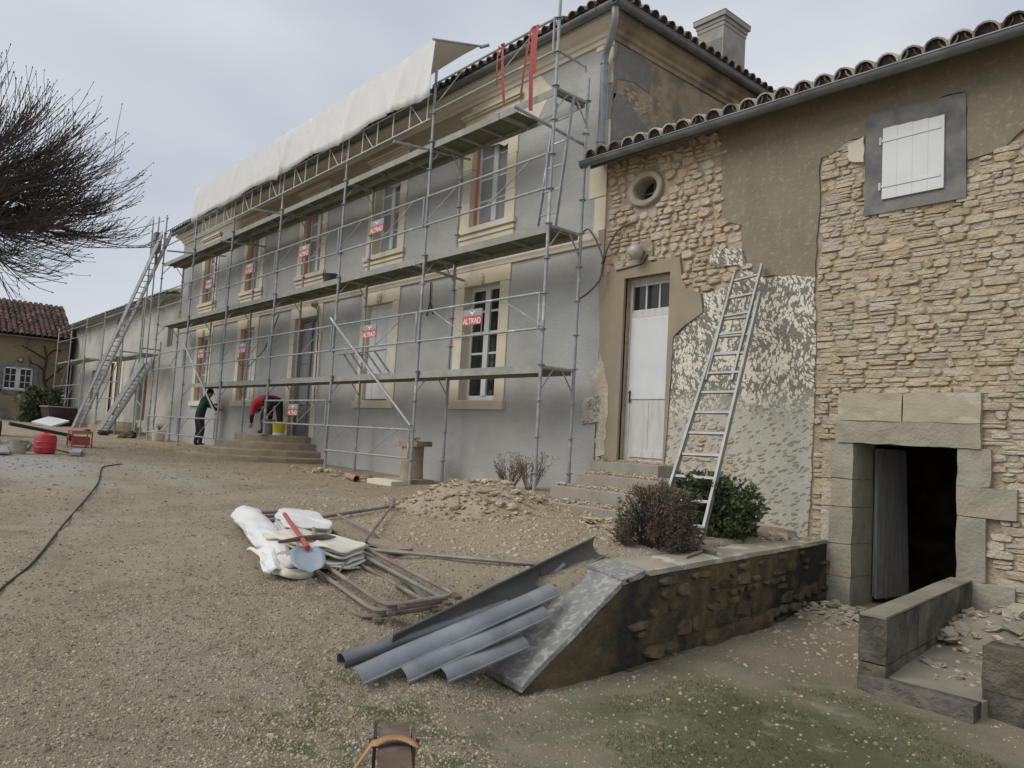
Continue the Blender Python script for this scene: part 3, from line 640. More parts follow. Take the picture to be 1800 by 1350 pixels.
# windows
def window(x0, x1, z0, z1, kind):
    W = x1-x0
    sill_z = z0
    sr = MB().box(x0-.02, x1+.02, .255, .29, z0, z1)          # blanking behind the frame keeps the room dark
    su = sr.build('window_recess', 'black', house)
    up = kind.startswith('upper')
    jw = .24
    for a, bq in ((x0-jw, x0), (x1, x1+jw)):
        zz = z0-.02; n = 0
        hs = [.5, .62, .55, .6, .5, .6, .5, .6]
        while zz < z1-.01:
            h = min(hs[n % 8], z1-zz)
            if z1-zz-h < .2: h = z1-zz
            MB().box(a+(.0 if n % 2 else -.015)*(1 if a < x0 else 0), bq+(.0 if n % 2 else .015)*(1 if a >= x1 else 0), -.022, .25, zz+.003, zz+h-.003).build('jamb_stone', 'lime', su)
            zz += h; n += 1
    top = 6.46 if up else 3.595
    MB().box(x0-jw-.02, x1+jw+.02, -.026, .25, z1, top).build('lintel', 'lime', su)
    if up:
        b = MB().box(x0-jw-.06, x1+jw+.06, -.07, .02, 6.462, 6.50).box(x0-jw-.09, x1+jw+.09, -.10, .02, 6.503, 6.55); b.build('hood_mould', 'lime', su)
        MB().box(x0-jw-.02, x1+jw+.02, -.018, .02, 3.812, z0-.125).build('apron', 'lime', su)
        MB().box(x0-jw-.05, x1+jw+.05, -.045, .02, z0-.22, z0-.17).build('apron_band', 'lime', su)
        MB().box(x0-jw-.07, x1+jw+.07, -.07, .25, z0-.12, z0-.022).build('sill', 'lime', su)
    elif kind != 'door':
        MB().box(x0-jw-.07, x1+jw+.05, -.07, .25, z0-.16, z0-.022).build('sill', 'lime', su)
        MB().box(x0-jw, x1+jw, -.02, .02, z0-.02, z0+.0).build('apron', 'lime', su)
        MB().rock(((x0+x1)/2-.02, -.05, z1+.10), (.10, .04, .13), rng, Matrix.Identity(3), (7, 4)).build('keystone', 'lime', su)
    # joinery
    y0, y1 = .155, .205
    glass = 'film' if up or kind in ('door', 'lower3', 'lower4') else 'glassdark'
    if kind == 'lower1':
        b = MB()
        sh = MB().box(x0+.005, x1-.005, .06, .085, z0+.03, z1-.01).build('boarding', 'white', su, label='white board closing the window')
        MB().box(x0+.25, x0+.27, .052, .06, z0+.05, z1-.05).box(x1-.3, x1-.275, .052, .06, z0+.3, z1-.2).build('batten', 'white', sh)
        return
    fr = MB()
    fm = 'white' if kind != 'door' else 'greydoor'
    fr.box(x0, x0+.07, y0, y1, z0, z1).box(x1-.07, x1, y0, y1, z0, z1).box(x0+.07, x1-.07, y0, y1, z1-.07, z1).box(x0+.07, x1-.07, y0, y1, z0, z0+.09)
    xm = (x0+x1)/2
    fr.box(xm-.065, xm+.065, y0-.02, y1-.002, z0+.09, z1-.07)
    rows = 5 if (z1-z0) > 1.9 else 4
    zb0, zb1 = z0+.09, z1-.07
    if kind == 'door':
        fr.box(x0+.07, xm-.065, y0, y1-.004, z0+.09, z0+.75).box(xm+.065, x1-.07, y0, y1-.004, z0+.09, z0+.75); zb0 = z0+.75; rows = 2
    win = fr.build('window_frame' if kind != 'door' else 'door_leaf', fm, su)
    for r_ in range(1, rows):
        zz = zb0+(zb1-zb0)*r_/rows
        MB().box(x0+.07, xm-.065, y0+.012, y1-.012, zz-.018, zz+.018).box(xm+.065, x1-.07, y0+.012, y1-.012, zz-.018, zz+.018).build('glazing_bar', fm, win)
    for r_ in range(rows):
        za = zb0+(zb1-zb0)*r_/rows+.018; zc = zb0+(zb1-zb0)*(r_+1)/rows-.018
        for a, bq in ((x0+.07, xm-.065), (xm+.065, x1-.07)):
            MB().box(a, bq, y0+.022, y0+.03, za, zc).build('pane', glass, win)
    if kind in ('upper0', 'upper2', 'upper3', 'upper4', 'lower3', 'lower4', 'door'):
        MB().box(x0+.001, x0+.006, .09, .15, z0+.05, z1-.02).build('orange_tape', 'orange', su, label='strip of orange masking tape')
for o in OPEN: window(*o)
# lamp arm and iron ties on the facade, ground stain strip
MB().pipe([(-4.25, -.03, 3.55), (-4.24, -.03, 3.15), (-4.33, -.03, 2.9)], .014, 6).pipe([(-4.24, -.03, 3.15), (-4.13, -.03, 2.92)], .014, 6).build('wall_anchor', 'iron', house)
MB().pipe([(-10.85, -.15, 3.5), (-11.2, -.2, 2.9), (-11.5, -.2, 2.6), (-12.4, -.2, 2.2), (-13.2, -.15, 2.25), (-13.6, -.1, 2.5)], .012, 6).build('loose_cable', 'cable', house)
MB().lathe([(.001, 0), (.07, .01), (.09, .08), (.06, .13), (.02, .16)], (-8.9, -.14, 3.48), 10).build('porch_lamp', 'jamb', house, True)
MB().pipe([(-8.9, -.12, 3.5), (-8.75, -.12, 3.4), (-8.68, -.1, 2.9), (-8.66, -.08, 1.2)], .012, 6).build('lamp_cable', 'cable', house)

# ------------------------------------------------------------------ front steps (half-round)
steps = thing('round_front_steps', 'worn half-round stone steps up to the house entrance', 'steps', (-9.9, 0, -.18))
for a, b_, zt, zb in ((1.9, 2.6, -.05, -.35), (1.6, 2.2, .09, -.052), (1.35, 1.75, .26, .088), (1.05, 1.35, .42, .258)):
    b = MB(); n = 26; T = [(-9.9+a*math.cos(math.pi*k/n)*(1+rng.uniform(-.008, .008)), -b_*math.sin(math.pi*k/n)*(1+rng.uniform(-.008, .008))) for k in range(n+1)]
    prof = ((1, zb), (1, zt-.02), (.993, zt-.006), (.98, zt))
    for s_, z_ in prof: b.v += [(-9.9+(x+9.9)*s_, y*s_, z_+rng.uniform(-.004, .004)) for x, y in T]
    m = n+1
    for r_ in range(3): b.f += [(r_*m+k, (r_+1)*m+k, (r_+1)*m+k+1, r_*m+k+1) for k in range(n)]
    st = b.build('step', 'step', steps)
    MB().add([(-9.9+(x+9.9)*.982, y*.982, zt+.001) for x, y in T], [tuple(reversed(range(m)))]).build('tread', 'tread', st)

# ------------------------------------------------------------------ stone barn adjoining the house
BX0, BX1 = .15, 7.2
barn = thing('stone_barn', 'low barn of bare rubble stone with half-stripped plaster and a canal-tile roof', 'barn', (3.5, 3, -.9))
# polygons in the wall plane
PB = [(2.10,4.9),(2.10,4.63),(2.15,4.14),(2.12,3.87),(2.22,3.55),(2.46,3.46),(2.47,3.21),(2.55,2.93),(2.77,2.76),(3.15,2.74),(3.43,2.69),(3.46,4.07),(3.67,4.12),(3.77,4.18),(3.97,4.18),(3.97,4.42),(4.97,4.38),(4.98,3.67),(5.15,3.68),(5.30,3.71),(5.46,3.84),(6.0,3.95),(7.2,4.1),(7.2,4.9)]
PCc = [(1.93,2.66),(2.30,2.70),(2.53,2.89),(2.77,2.76),(3.15,2.74),(3.43,2.69),(3.46,1.29),(3.43,-.5),(1.36,-.5),(1.38,.58),(1.47,1.36),(1.46,2.06),(1.69,2.27),(1.94,2.41)]
PH = [(1.82,1.04),(2.11,1.10),(2.43,.98),(2.41,.67),(2.55,.33),(2.32,.14),(2.3,-.3),(1.5,-.3),(1.60,.30),(1.71,.41)]
PC2 = [(2.01,3.15),(2.12,3.19),(2.48,3.16),(2.54,2.94),(2.20,2.96),(2.01,3.01)]
PE = [(.10,3.06),(.43,3.18),(1.54,3.19),(1.59,2.90),(1.66,2.75),(1.90,2.66),(1.94,2.41),(1.69,2.27),(1.49,2.12),(1.47,1.30),(1.43,.40),(.36,.30),(.17,1.0),(.165,1.9),(.16,2.4)]
PS = [(3.975,3.28),(4.98,3.28),(4.965,4.36),(3.975,4.42)]
DOOR = (.60, 1.40, .44, 3.01); CELL = (3.92, 4.94, -1.0, .81); OV = (.905, 4.255, .30, .255); SHUT = (4.17, 4.78, 3.42, 4.18)
OVH = (.69, 1.12, 4.08, 4.43)
bw = wall_xz(BX0, BX1, -1.3, 4.95, [DOOR, CELL, OVH], .022, .5).build('wall', 'mortar', barn, label='rubble wall stripped of most of its plaster')
MB().add([(BX1, .045, -1.3), (BX1, 6, -1.3), (BX1, 6, 6), (BX1, .045, 4.95)], [(0, 1, 2, 3)]).build('end_wall', 'stoneDi', barn)
MB().prism_xz(rough_poly(PB, rng, .10, .018), -.004, .06).build('plaster_coat', 'plaster', bw, label='remaining brown plaster below the eaves')
MB().prism_xz(rough_poly(PCc, rng, .10, .015), -.002, .05).build('hacked_plaster', 'hacked', bw, label='grey plaster hacked full of pale chisel marks')
MB().prism_xz(rough_poly(PC2, rng, .06, .02), -.012, .05).build('hacked_plaster', 'hacked', bw)
def ring(P, D, name, m, y0, y1, parent):
    # outline P with a rectangular notch for the door D, split in left, right and top pieces
    x0, x1, z0, z1 = D
    def clip(P, f, inter):
        o = []
        for i in range(len(P)):
            a, b = P[i-1], P[i]
            if f(a) != f(b): o.append(inter(a, b))
            if f(b): o.append(b)
        return o
    ix = lambda v: (lambda a, b: (v, a[1]+(b[1]-a[1])*(v-a[0])/(b[0]-a[0])))
    iz = lambda v: (lambda a, b: (a[0]+(b[0]-a[0])*(v-a[1])/(b[1]-a[1]), v))
    left = clip(P, lambda p: p[0] <= x0, ix(x0)); right = clip(P, lambda p: p[0] >= x1, ix(x1))
    mid = clip(clip(clip(P, lambda p: p[0] >= x0, ix(x0)), lambda p: p[0] <= x1, ix(x1)), lambda p: p[1] >= z1, iz(z1))
    for q in (left, right, mid): MB().prism_xz(q, y0, y1).build(name, m, parent)
ring(rough_poly(PE, rng, .1, .01), DOOR, 'door_surround_render', 'doorrender', -.022, .05, bw)
# scarred stone left of the door, where the house render breaks off
MB().prism_xz(rough_poly([(.02, 1.72), (.12, 1.66), (.20, 1.95), (.30, 1.75), (.40, 1.4), (.38, .5), (.20, .45), (.24, 1.2), (.12, 1.3)], rng, .08, .02), -.030, .03).build('scarred_patch', 'scarred', bw)
MB().prism_xz(rough_poly([(-.12, 1.30), (.24, 1.34), (.26, .96), (-.10, .92)], rng, .08, .012), -.034, .03).build('hacked_plaster', 'hacked', bw)
def blocked(P):
    x = sum(p[0] for p in P)/len(P); z = sum(p[1] for p in P)/len(P)
    if z > 4.75 or x < .20 or x > 6.9: return True
    for D, o in ((DOOR, .03), (CELL, .02)):
        if D[0]-o < x < D[1]+o and D[2]-o < z < D[3]+o: return True
    if ((x-OV[0])/(OV[2]+.08))**2+((z-OV[1])/(OV[3]+.08))**2 < 1: return True
    if inpoly(x, z, PH): return False
    for Q in (PB, PCc, PC2, PE, PS):
        if inpoly(x, z, Q): return True
    if 3.73 < x < 5.15 and .82 < z < 1.35: return True            # lintels
    if (3.62 < x < 3.93 or 4.94 < x < 5.24) and z < .82: return True   # jambs
    return False
stones = []
for P in courses(.2, 2.6, -.3, 4.8, .07, .15, .09, .25, random.Random(3), .012, 1.0): stones.append((P, 'A'))
for P in courses(3.46, 6.9, -.95, 4.8, .042, .10, .08, .30, random.Random(8), .005, .85): stones.append((P, 'D'))
keep = []
for P, k in stones:
    cx = sum(p[0] for p in P)/8
    if k == 'A' and cx > 2.6: continue
    if k == 'D' and cx < 3.47: continue
    if blocked(P): continue
    lim = [p[0] for p in P]
    if k == 'D': P = [(max(p[0], 3.465), p[1]) for p in P]
    area = abs(sum(P[i-1][0]*P[i][1]-P[i][0]*P[i-1][1] for i in range(8)))/2
    cz = sum(p[1] for p in P)/8
    if cx > 5.7: area *= .1
    keep.append((area, P, k))
keep.sort(key=lambda t: -t[0])
srng = random.Random(21)
small = {'A': MB(), 'D': MB()}
for i, (ar, P, k) in enumerate(keep):
    vs, fs = stone_mesh(P, srng, .035, srng.uniform(.025, .06) if k == 'A' else srng.uniform(.018, .045), k, .5, .84 if k == 'A' else .90)
    if i < 300: MB().add(vs, fs).build('stone', 'stone'+k, bw)
    else: small[k].add(vs, fs)
for k in 'AD':
    if small[k].v: small[k].build('small_stones', 'stone'+k+'i', bw, kind='stuff')
MB().prism_xz(rough_poly([(3.78, 4.13), (3.96, 4.17), (3.968, 3.89), (3.80, 3.94)], rng, .05, .01), -.03, .03).build('pale_block', 'lime', bw)
# oval window
b = MB(); n = 28; vs = []
for rx, rz, y in ((.305, .26, .03), (.30, .255, -.03), (.285, .24, -.045), (.215, .175, -.04), (.20, .16, -.02), (.19, .15, .22)):
    vs += [(OV[0]+rx*math.cos(2*math.pi*k/n), y, OV[1]+rz*math.sin(2*math.pi*k/n)) for k in range(n)]
b.v = vs; b.f = [(r_*n+k, r_*n+(k+1) % n, (r_+1)*n+(k+1) % n, (r_+1)*n+k) for r_ in range(5) for k in range(n)]
ow = b.build('oval_window', 'jamb', barn, True, label='small oval stone window')
MB().box(OV[0]-.26, OV[0]+.26, .20, .21, OV[1]-.22, OV[1]+.22).build('pane', 'glassdark', ow)
MB().box(OV[0]-.012, OV[0]+.012, .185, .199, OV[1]-.17, OV[1]+.17).box(OV[0]-.2, OV[0]+.2, .186, .198, OV[1]-.012, OV[1]+.012).build('glazing_bar', 'greyp', ow)
# barn door
x0, x1, z0, z1 = DOOR
bd = MB().box(x0-.03, x0+.045, .13, .19, z0, z1).box(x1-.045, x1+.03, .13, .19, z0, z1).box(x0+.045, x1-.045, .13, .19, z1-.06, z1+.02).box(x0+.045, x1-.045, .13, .19, 2.46, 2.53).box(x0+.045, x1-.045, .13, .19, z0-.02, z0+.02).build('door', 'whiteold', barn, label='old white door with three-pane transom')
MB().box(x0+.047, x1-.047, .12, .165, 1.30, 2.455).build('upper_panel', 'white', bd)
MB().box(x0+.047, x1-.047, .135, .17, z0+.022, 1.298).build('lower_panel', 'whiteold', bd)
MB().box(x0+.05, x0+.07, .124, .135, z0+.12, 1.29).box((x0+x1)/2-.008, (x0+x1)/2+.008, .128, .135, z0+.16, 1.28).box(x0+.1, x1-.06, .112, .135, z0+.05, z0+.15).build('door_rail', 'whiteold', bd)
MB().pipe([(x0+.075, .119, 1.38), (x0+.075, .08, 1.39), (x0+.13, .075, 1.39)], .008, 6).box(x0+.06, x0+.09, .114, .12, 1.25, 1.42).build('handle', 'iron', bd)
for k in range(3):
    a = x0+.06+k*(x1-x0-.1)/3
    MB().box(a, a+(x1-x0-.19)/3, .155, .165, 2.57, 2.90).build('pane', 'glassdark', bd)
MB().box(x0+.047, x1-.047, .14, .185, 2.905, 2.948).box(x0+.047, x1-.047, .14, .185, 2.532, 2.568).build('transom_frame', 'whiteold', bd)
for k in (1, 2):
    a = x0+.06+k*(x1-x0-.1)/3-.025
    MB().box(a, a+.025, .14, .185, 2.57, 2.904).build('transom_bar', 'whiteold', bd)
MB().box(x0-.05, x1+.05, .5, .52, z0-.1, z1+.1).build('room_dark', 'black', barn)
# globe lamp over the door
lb = MB().prism_xz(rough_poly([(.70, 3.17), (1.06, 3.18), (1.08, 3.42), (.98, 3.55), (.86, 3.46), (.72, 3.40)], rng, .08, .012), -.012, .03).build('cement_pad', 'jamb', bw)
lamp = thing('wall_lamp', 'opal globe lamp on a cement pad over the barn door', 'lamp', (.89, -.02, 3.3))
MB().pipe([(.91, -.013, 3.34), (.91, -.06, 3.34)], .035, 10).build('lamp_base', 'iron', lamp)
MB().lathe([(.005, -.115), (.06, -.10), (.10, -.05), (.112, 0), (.10, .05), (.06, .10), (.005, .115)], (.89, -.15, 3.33), 18).build('globe', 'lampwhite', lamp, True)
MB().pipe([(1.0, -.02, 3.30), (.93, -.03, 3.18), (.45, -.035, 3.14)], .008, 5).build('lamp_wire', 'cable', lamp)
# first-floor hatch with white shutter
x0, x1, z0, z1 = SHUT
hs = MB().prism_xz(PS, -.018, .05).build('shutter_surround', 'greyframe', barn, label='dark cement frame around the white shutter')
sh = thing('white_shutter', 'closed white plank shutter set in the dark cement frame under the barn eaves', 'shutter', ((x0+x1)/2, -.03, z0))
for k in range(4):
    a = x0+k*(x1-x0)/4
    MB().box(a+.0008, a+(x1-x0)/4-.0008, -.042, -.02, z0, z1+.02*(1-k/3)).build('plank', 'white', sh)
for zz in (z0+.14, z1-.12):
    MB().box(x0-.005, x1-.03, -.050, -.0425, zz-.014, zz+.014).build('rail', 'white', sh)
    MB().tube((x0-.02, -.05, zz-.04), (x0-.02, -.05, zz+.04), .012, 6).build('hinge', 'white', sh)
# cellar doorway
lt = MB().prism_xz(rough_poly([(3.75, 1.055), (4.42, 1.05), (4.42, 1.335), (3.76, 1.345)], rng, .12, .006), -.045, .3).build('upper_lintel_stone', 'lintel', barn)
MB().prism_xz(rough_poly([(4.428, 1.05), (5.13, 1.04), (5.135, 1.34), (4.428, 1.335)], rng, .12, .006), -.04, .3).build('upper_lintel_stone', 'lintel', barn)
MB().prism_xz(rough_poly([(3.74, .815), (4.45, .81), (5.14, .805), (5.14, 1.035), (3.74, 1.048)], rng, .14, .006), -.055, .45).build('lintel', 'jamb', barn)
zs = (-1.1, -.62, -.27, .12, .42, .808)
for k in range(5):
    a0 = 3.68+(.0, .03, .0, .02, .01)[k]
    MB().prism_xz(rough_poly([(a0, zs[k]+.004), (3.93, zs[k]+.004), (3.93, zs[k+1]-.004), (a0, zs[k+1]-.004)], rng, .12, .005), -.04, .42).build('jamb_stone', 'jamb', barn)
    MB().box(3.58, a0-.004, -.012, .05, zs[k], zs[k+1]-.01).build('jamb_edge', 'stoneD', barn)
for zA, zB, xe in ((-1.1, -.45, 5.42), (-.446, .15, 5.19), (.154, .44, 5.44), (.444, .80, 5.22)):
    MB().prism_xz(rough_poly([(4.94, zA), (xe, zA), (xe, zB), (4.94, zB)], rng, .12, .006), -.04, .42).build('jamb_stone', 'jamb', barn)
for o_ in [c_ for c_ in barn.children if c_.name.split('.')[0] in ('lintel', 'jamb_stone', 'upper_lintel_stone', 'oval_window')]:
    bm_ = bmesh.new(); bm_.from_mesh(o_.data); bmesh.ops.triangulate(bm_, faces=bm_.faces)
    long_ = [e_ for e_ in bm_.edges if e_.calc_length() > .16]
    bmesh.ops.subdivide_edges(bm_, edges=long_, cuts=3, use_grid_fill=True)
    for v_ in bm_.verts:
        q_ = v_.co*8.0; v_.co += Vector((mnoise.noise(q_), mnoise.noise(q_+Vector((7, 0, 0))), mnoise.noise(q_+Vector((0, 7, 0)))))*.010
    bm_.to_mesh(o_.data); bm_.free()
# cellar room: dark walls and floor, open plank door
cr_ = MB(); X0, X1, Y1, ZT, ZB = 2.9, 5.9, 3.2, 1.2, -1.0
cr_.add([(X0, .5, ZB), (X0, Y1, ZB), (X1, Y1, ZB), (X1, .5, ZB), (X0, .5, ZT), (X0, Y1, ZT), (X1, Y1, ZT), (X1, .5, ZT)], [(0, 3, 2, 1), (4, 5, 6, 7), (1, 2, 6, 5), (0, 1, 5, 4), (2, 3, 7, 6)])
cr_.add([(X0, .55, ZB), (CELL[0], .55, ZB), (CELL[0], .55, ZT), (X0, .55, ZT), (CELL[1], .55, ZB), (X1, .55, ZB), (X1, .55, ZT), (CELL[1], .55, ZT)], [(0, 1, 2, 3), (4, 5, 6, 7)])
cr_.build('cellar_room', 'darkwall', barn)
dang = R(82); dv = Vector((math.cos(dang), math.sin(dang), 0)); nv_ = Vector((-dv.y, dv.x, 0)); p = Vector((3.97, .46, 0))
cdr = MB().bar(p+nv_*.02+Vector((0, 0, -.05)), p+nv_*.02+dv*.60+Vector((0, 0, -.05)), .012, 1.60).build('cellar_door', 'paledoor', barn, label='pale grey plank door standing open in the dark cellar doorway')
for k in range(4):
    a = p+dv*(k*.152); c = p+dv*(k*.152+.1512)
    MB().bar((a.x, a.y, (-.88-rng.uniform(0, .03)+.78)/2), (c.x, c.y, (-.88+.78)/2), .024, 1.64).build('plank', 'paledoor', cdr)
jar = MB().lathe([(.02, 0), (.09, .01), (.12, .1), (.12, .2), (.08, .27), (.05, .3), (.05, .33)], (4.78, .75, -.93), 14).build('glass_jar', 'glassdark', None, True, label='dusty dark jar on the cellar floor behind the doorway', cat='jar')
# barn eaves: fascia, soffit, gutter, roof with courses of canal tiles
bsl = .33; BZ = 4.80
broof = MB().add([(BX0-.12, -.30, BZ), (BX1+.2, -.30, BZ), (BX1+.2, 6, BZ+6.3*bsl), (BX0+.001, 6, BZ+6.3*bsl)], [(0, 1, 2, 3)]).add([(BX0-.12, -.30, BZ-.03), (BX1+.2, -.30, BZ-.03), (BX1+.2, 6, BZ+6.3*bsl-.03), (BX0, 6, BZ+6.3*bsl-.03)], [(3, 2, 1, 0)]).build('roof', 'tile', barn, label='canal-tile roof with pale lichen')
MB().box(BX0-.1, BX1+.2, -.27, -.24, BZ-.12, BZ-.032).build('fascia', 'oldwood', broof)
bgz = BZ-.045
bg_ = half_gutter((BX1+.3, -.365, bgz-.12), (-.03, -.365, bgz), .072).build('gutter', 'zinc', barn, True)
MB().pipe([(-.035, -.365, bgz-.03), (-.025, -.365, bgz-.03)], .06, 10).build('stop_end', 'zinc', bg_)
bt = tile_mesh(.50, .120, .018, 'tiletop', 'tileshade'); bt2 = tile_mesh(.50, .120, .018, 'tile', 'tileshade')
ang = math.atan(bsl)
for r_ in range(3):
    for i in range(30):
        x = BX0+.02+i*.232+rng.uniform(-.012, .012); y = -.40+r_*.34+rng.uniform(-.02, .02)
        zz = BZ+.012+(y+.30)*bsl-.0*r_
        link('tile', bt if (r_ or rng.random() < .8) else bt2, broof, (x, y, zz+.012-(i*.232)*.018), (ang-.03, rng.uniform(-.04, .04), rng.uniform(-.05, .05)))
ub = canal_tile(.50, .095, .014).mesh('tile', 'tile', True)
for i in range(30):
    x = BX0+.136+i*.232
    link('tile', ub, broof, (x, -.395+rng.uniform(-.01, .01), BZ+.075-(i*.232)*.018), (-ang+.02, R(180), 0))
# flexible conduit looping off the wall
hs_ = thing('conduit_hose', 'brown corrugated conduit looping off the barn wall beside the house corner', 'hose', (.27, -.1, 3.3))
def bez(pts, n=8):
    out = []
    P = [Vector(p) for p in pts]
    for i in range(len(P)-1):
        a, b, c, d = P[max(i-1, 0)], P[i], P[i+1], P[min(i+2, len(P)-1)]
        for k in range(n):
            t = k/n; out.append(.5*((2*b)+(c-a)*t+(2*a-5*b+4*c-d)*t*t+(3*b-a-3*c+d)*t**3))
    return out+[P[-1]]
MB().pipe(bez([(.80, -.03, 3.80), (.50, -.06, 3.74), (.33, -.10, 3.50), (.28, -.13, 3.30), (.25, -.16, 3.02), (.08, -.2, 2.84), (-.16, -.22, 2.73)]), .015, 8).build('hose', 'conduit', hs_, True)
MB().pipe(bez([(-.2, -.10, 3.80), (-.06, -.13, 3.82), (.10, -.15, 3.66), (.22, -.15, 3.46), (.28, -.135, 3.30)]), .012, 8).build('hose', 'conduit', hs_, True)
MB().pipe([(.29, -.12, 3.36), (.27, -.14, 3.24)], .024, 8).build('coupling', 'iron', hs_)
# barn steps
bs = thing('barn_steps', 'four plain concrete steps strewn with stone chips below the white barn door', 'steps', (1.3, -.8, -.2))
STEPS = [(.42, 1.62, -.35, .41, .20), (.55, 1.95, -.75, .24, .05), (.47, 2.25, -1.15, .075, -.10), (.80, 2.50, -1.55, -.095, -.34)]
for a, bq, yf, zt, zb in STEPS:
    poly = rough_poly([(a, yf), (bq, yf-.04), (bq, .03), (a+.02, .03)], rng, .3, .008)
    b = MB(); k = len(poly)
    if sum(poly[i-1][0]*poly[i][1]-poly[i][0]*poly[i-1][1] for i in range(k)) < 0: poly = poly[::-1]
    for s_, z_ in ((1, zb), (1, zt-.012), (.993, zt)):
        cx, cy = (a+bq)/2, yf/2; b.v += [(cx+(x-cx)*s_, cy+(y-cy)*s_, z_) for x, y in poly]
    for r_ in range(2): b.f += [(r_*k+i, r_*k+(i+1) % k, (r_+1)*k+(i+1) % k, (r_+1)*k+i) for i in range(k)]
    b.f += [tuple(reversed(range(k)))]
    st = b.build('step', 'stepc', bs)
    MB().add(b.v[2*k:3*k], [tuple(range(k))]).build('tread', 'tread', st)
# ------------------------------------------------------------------ main scaffold
srg = random.Random(5)
SX = [0, -3.07, -6.12, -9.19, -12.22, -15.25, -18.3]; YF, YB = -1.0, -.34; LV = (1.7, 3.7, 5.7)
scaf = thing('house_scaffold', 'three-lift galvanised tube scaffold with decks along the grey house front', 'scaffold', (-9, -.7, -.15))
def standard(parent, x, y, z0, z1, first):
    b = MB(); b.tube((x, y, z0+.01), (x, y, z1), .0242, 9)
    b.box(x-.075, x+.075, y-.075, y+.075, z0, z0+.012); b.tube((x, y, z0+.012), (x, y, z0+.16), .030, 8)
    z = first
    while z < z1-.02:
        if z > z0+.1: b.pipe([(x, y, z-.006), (x, y, z+.006)], .058, 8).pipe([(x, y, z-.03), (x, y, z-.012)], .031, 8)
        z += .5
    return b.build('standard', 'galv', parent)
TOPF = (7.55, 7.0, 6.75, 6.75, 6.75, 6.75, 7.3)
for i, x in enumerate(SX):
    g = max(gz(x, YF), -.3) if i not in (3,) else .42
    standard(scaf, x, YF, g, TOPF[i], 1.7-1.5 if i != 3 else .7)
    gb = gz(x, YB) if i else .05
    if i == 3: gb = .42
    standard(scaf, x, YB, gb, 6.05 if i in (0, 6) else 5.95, .2 if i != 3 else .7)
for i, x in enumerate(SX):
    for z in LV:
        if i == 6 and z < 3: continue
        b = MB().tube((x, YF+.02, z-.03), (x, YB-.02, z-.03), .0242, 8)
        b.build('transom', 'galv', scaf)
        bb = MB().tube((x, YF+.01, z-.36), (x, YF+.24, z-.05), .012, 6).tube((x, YB-.01, z-.36), (x, YB-.24, z-.05), .012, 6)
        bb.build('knee_brace', 'galv', scaf)
def deck_board(parent, x0, x1, y0, y1, z, hole=None, zt=None):
    # steel-edged platform: two side channels, a ply top and cross ribs under it
    b = MB().box(x0, x1, y0, y0+.012, z-.115, z).box(x0, x1, y1-.012, y1, z-.10, z)
    o = b.build('deck_side', 'deck', parent)
    t = MB()
    if hole:
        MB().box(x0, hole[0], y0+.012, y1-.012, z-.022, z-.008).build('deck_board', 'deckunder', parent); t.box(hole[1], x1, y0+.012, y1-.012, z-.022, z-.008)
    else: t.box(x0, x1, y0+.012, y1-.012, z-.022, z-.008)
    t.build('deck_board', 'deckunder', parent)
    for k in range(4):
        x = x0+.02+(x1-x0-.04)*k/3
        if hole and hole[0]+.02 < x < hole[1]-.02: continue
        MB().box(x-.02, x+.02, y0+.013, y1-.013, z-.062, z-.024).build('deck_rib', 'deck', parent)
for li, z in enumerate(LV):
    for i in range(6):
        a, c = SX[i+1]+.035, SX[i]-.035
        if li == 0 and i == 5: continue
        if li == 2 and i == 0:
            deck_board(scaf, a, -1.30, YF+.03, YB-.02, z)
            deck_board(scaf, -1.28, c, YF+.03, YB-.02, z, (-1.05, -.2))
        elif li == 2 or (li == 1 and i >= 3):
            deck_board(scaf, a, c, YF+.03, YF+.335, z); deck_board(scaf, a, c, YF+.345, YB-.02, z)
        else: deck_board(scaf, a, c, YF+.03, YB-.02, z)
def guard(parent, x0, x1, z0, z1, flip=False, y=YF-.045, diag=True):
    b = MB(); r = .019
    b.tube((x0+.04, y, z1), (x1-.04, y, z1), r, 8).tube((x0+.04, y, z0), (x1-.04, y, z0), r, 8)
    for x in (x0+.05, x1-.05): b.tube((x, y, z0-.02), (x, y, z1+.02), .017, 7)
    if diag:
        w_ = x1-x0
        for f in (.28, .86):
            xt = x0+w_*f; xb = xt-w_*.30
            if flip: xt, xb = x0+w_*(1-f), x0+w_*(1-f)+w_*.30
            b.tube((xt, y, z1-.02), (xb, y, z0+.02), .0095, 6)
    return b.build('guardrail_frame', 'galv', parent)
for i in range(6):
    for li, z in enumerate(LV[:2]): guard(scaf, SX[i+1], SX[i], z+.5, z+1.0, flip=(li == 0 and i == 0))
guard(scaf, SX[1], SX[0], 6.2, 6.7)
guard(scaf, SX[6], SX[5], 6.2, 6.7)
guard(scaf, SX[2], SX[1], .22, .70); guard(scaf, SX[3], SX[2], .70, 1.20); guard(scaf, SX[5], SX[4], .22, .72); guard(scaf, SX[6], SX[5], .22, .72)
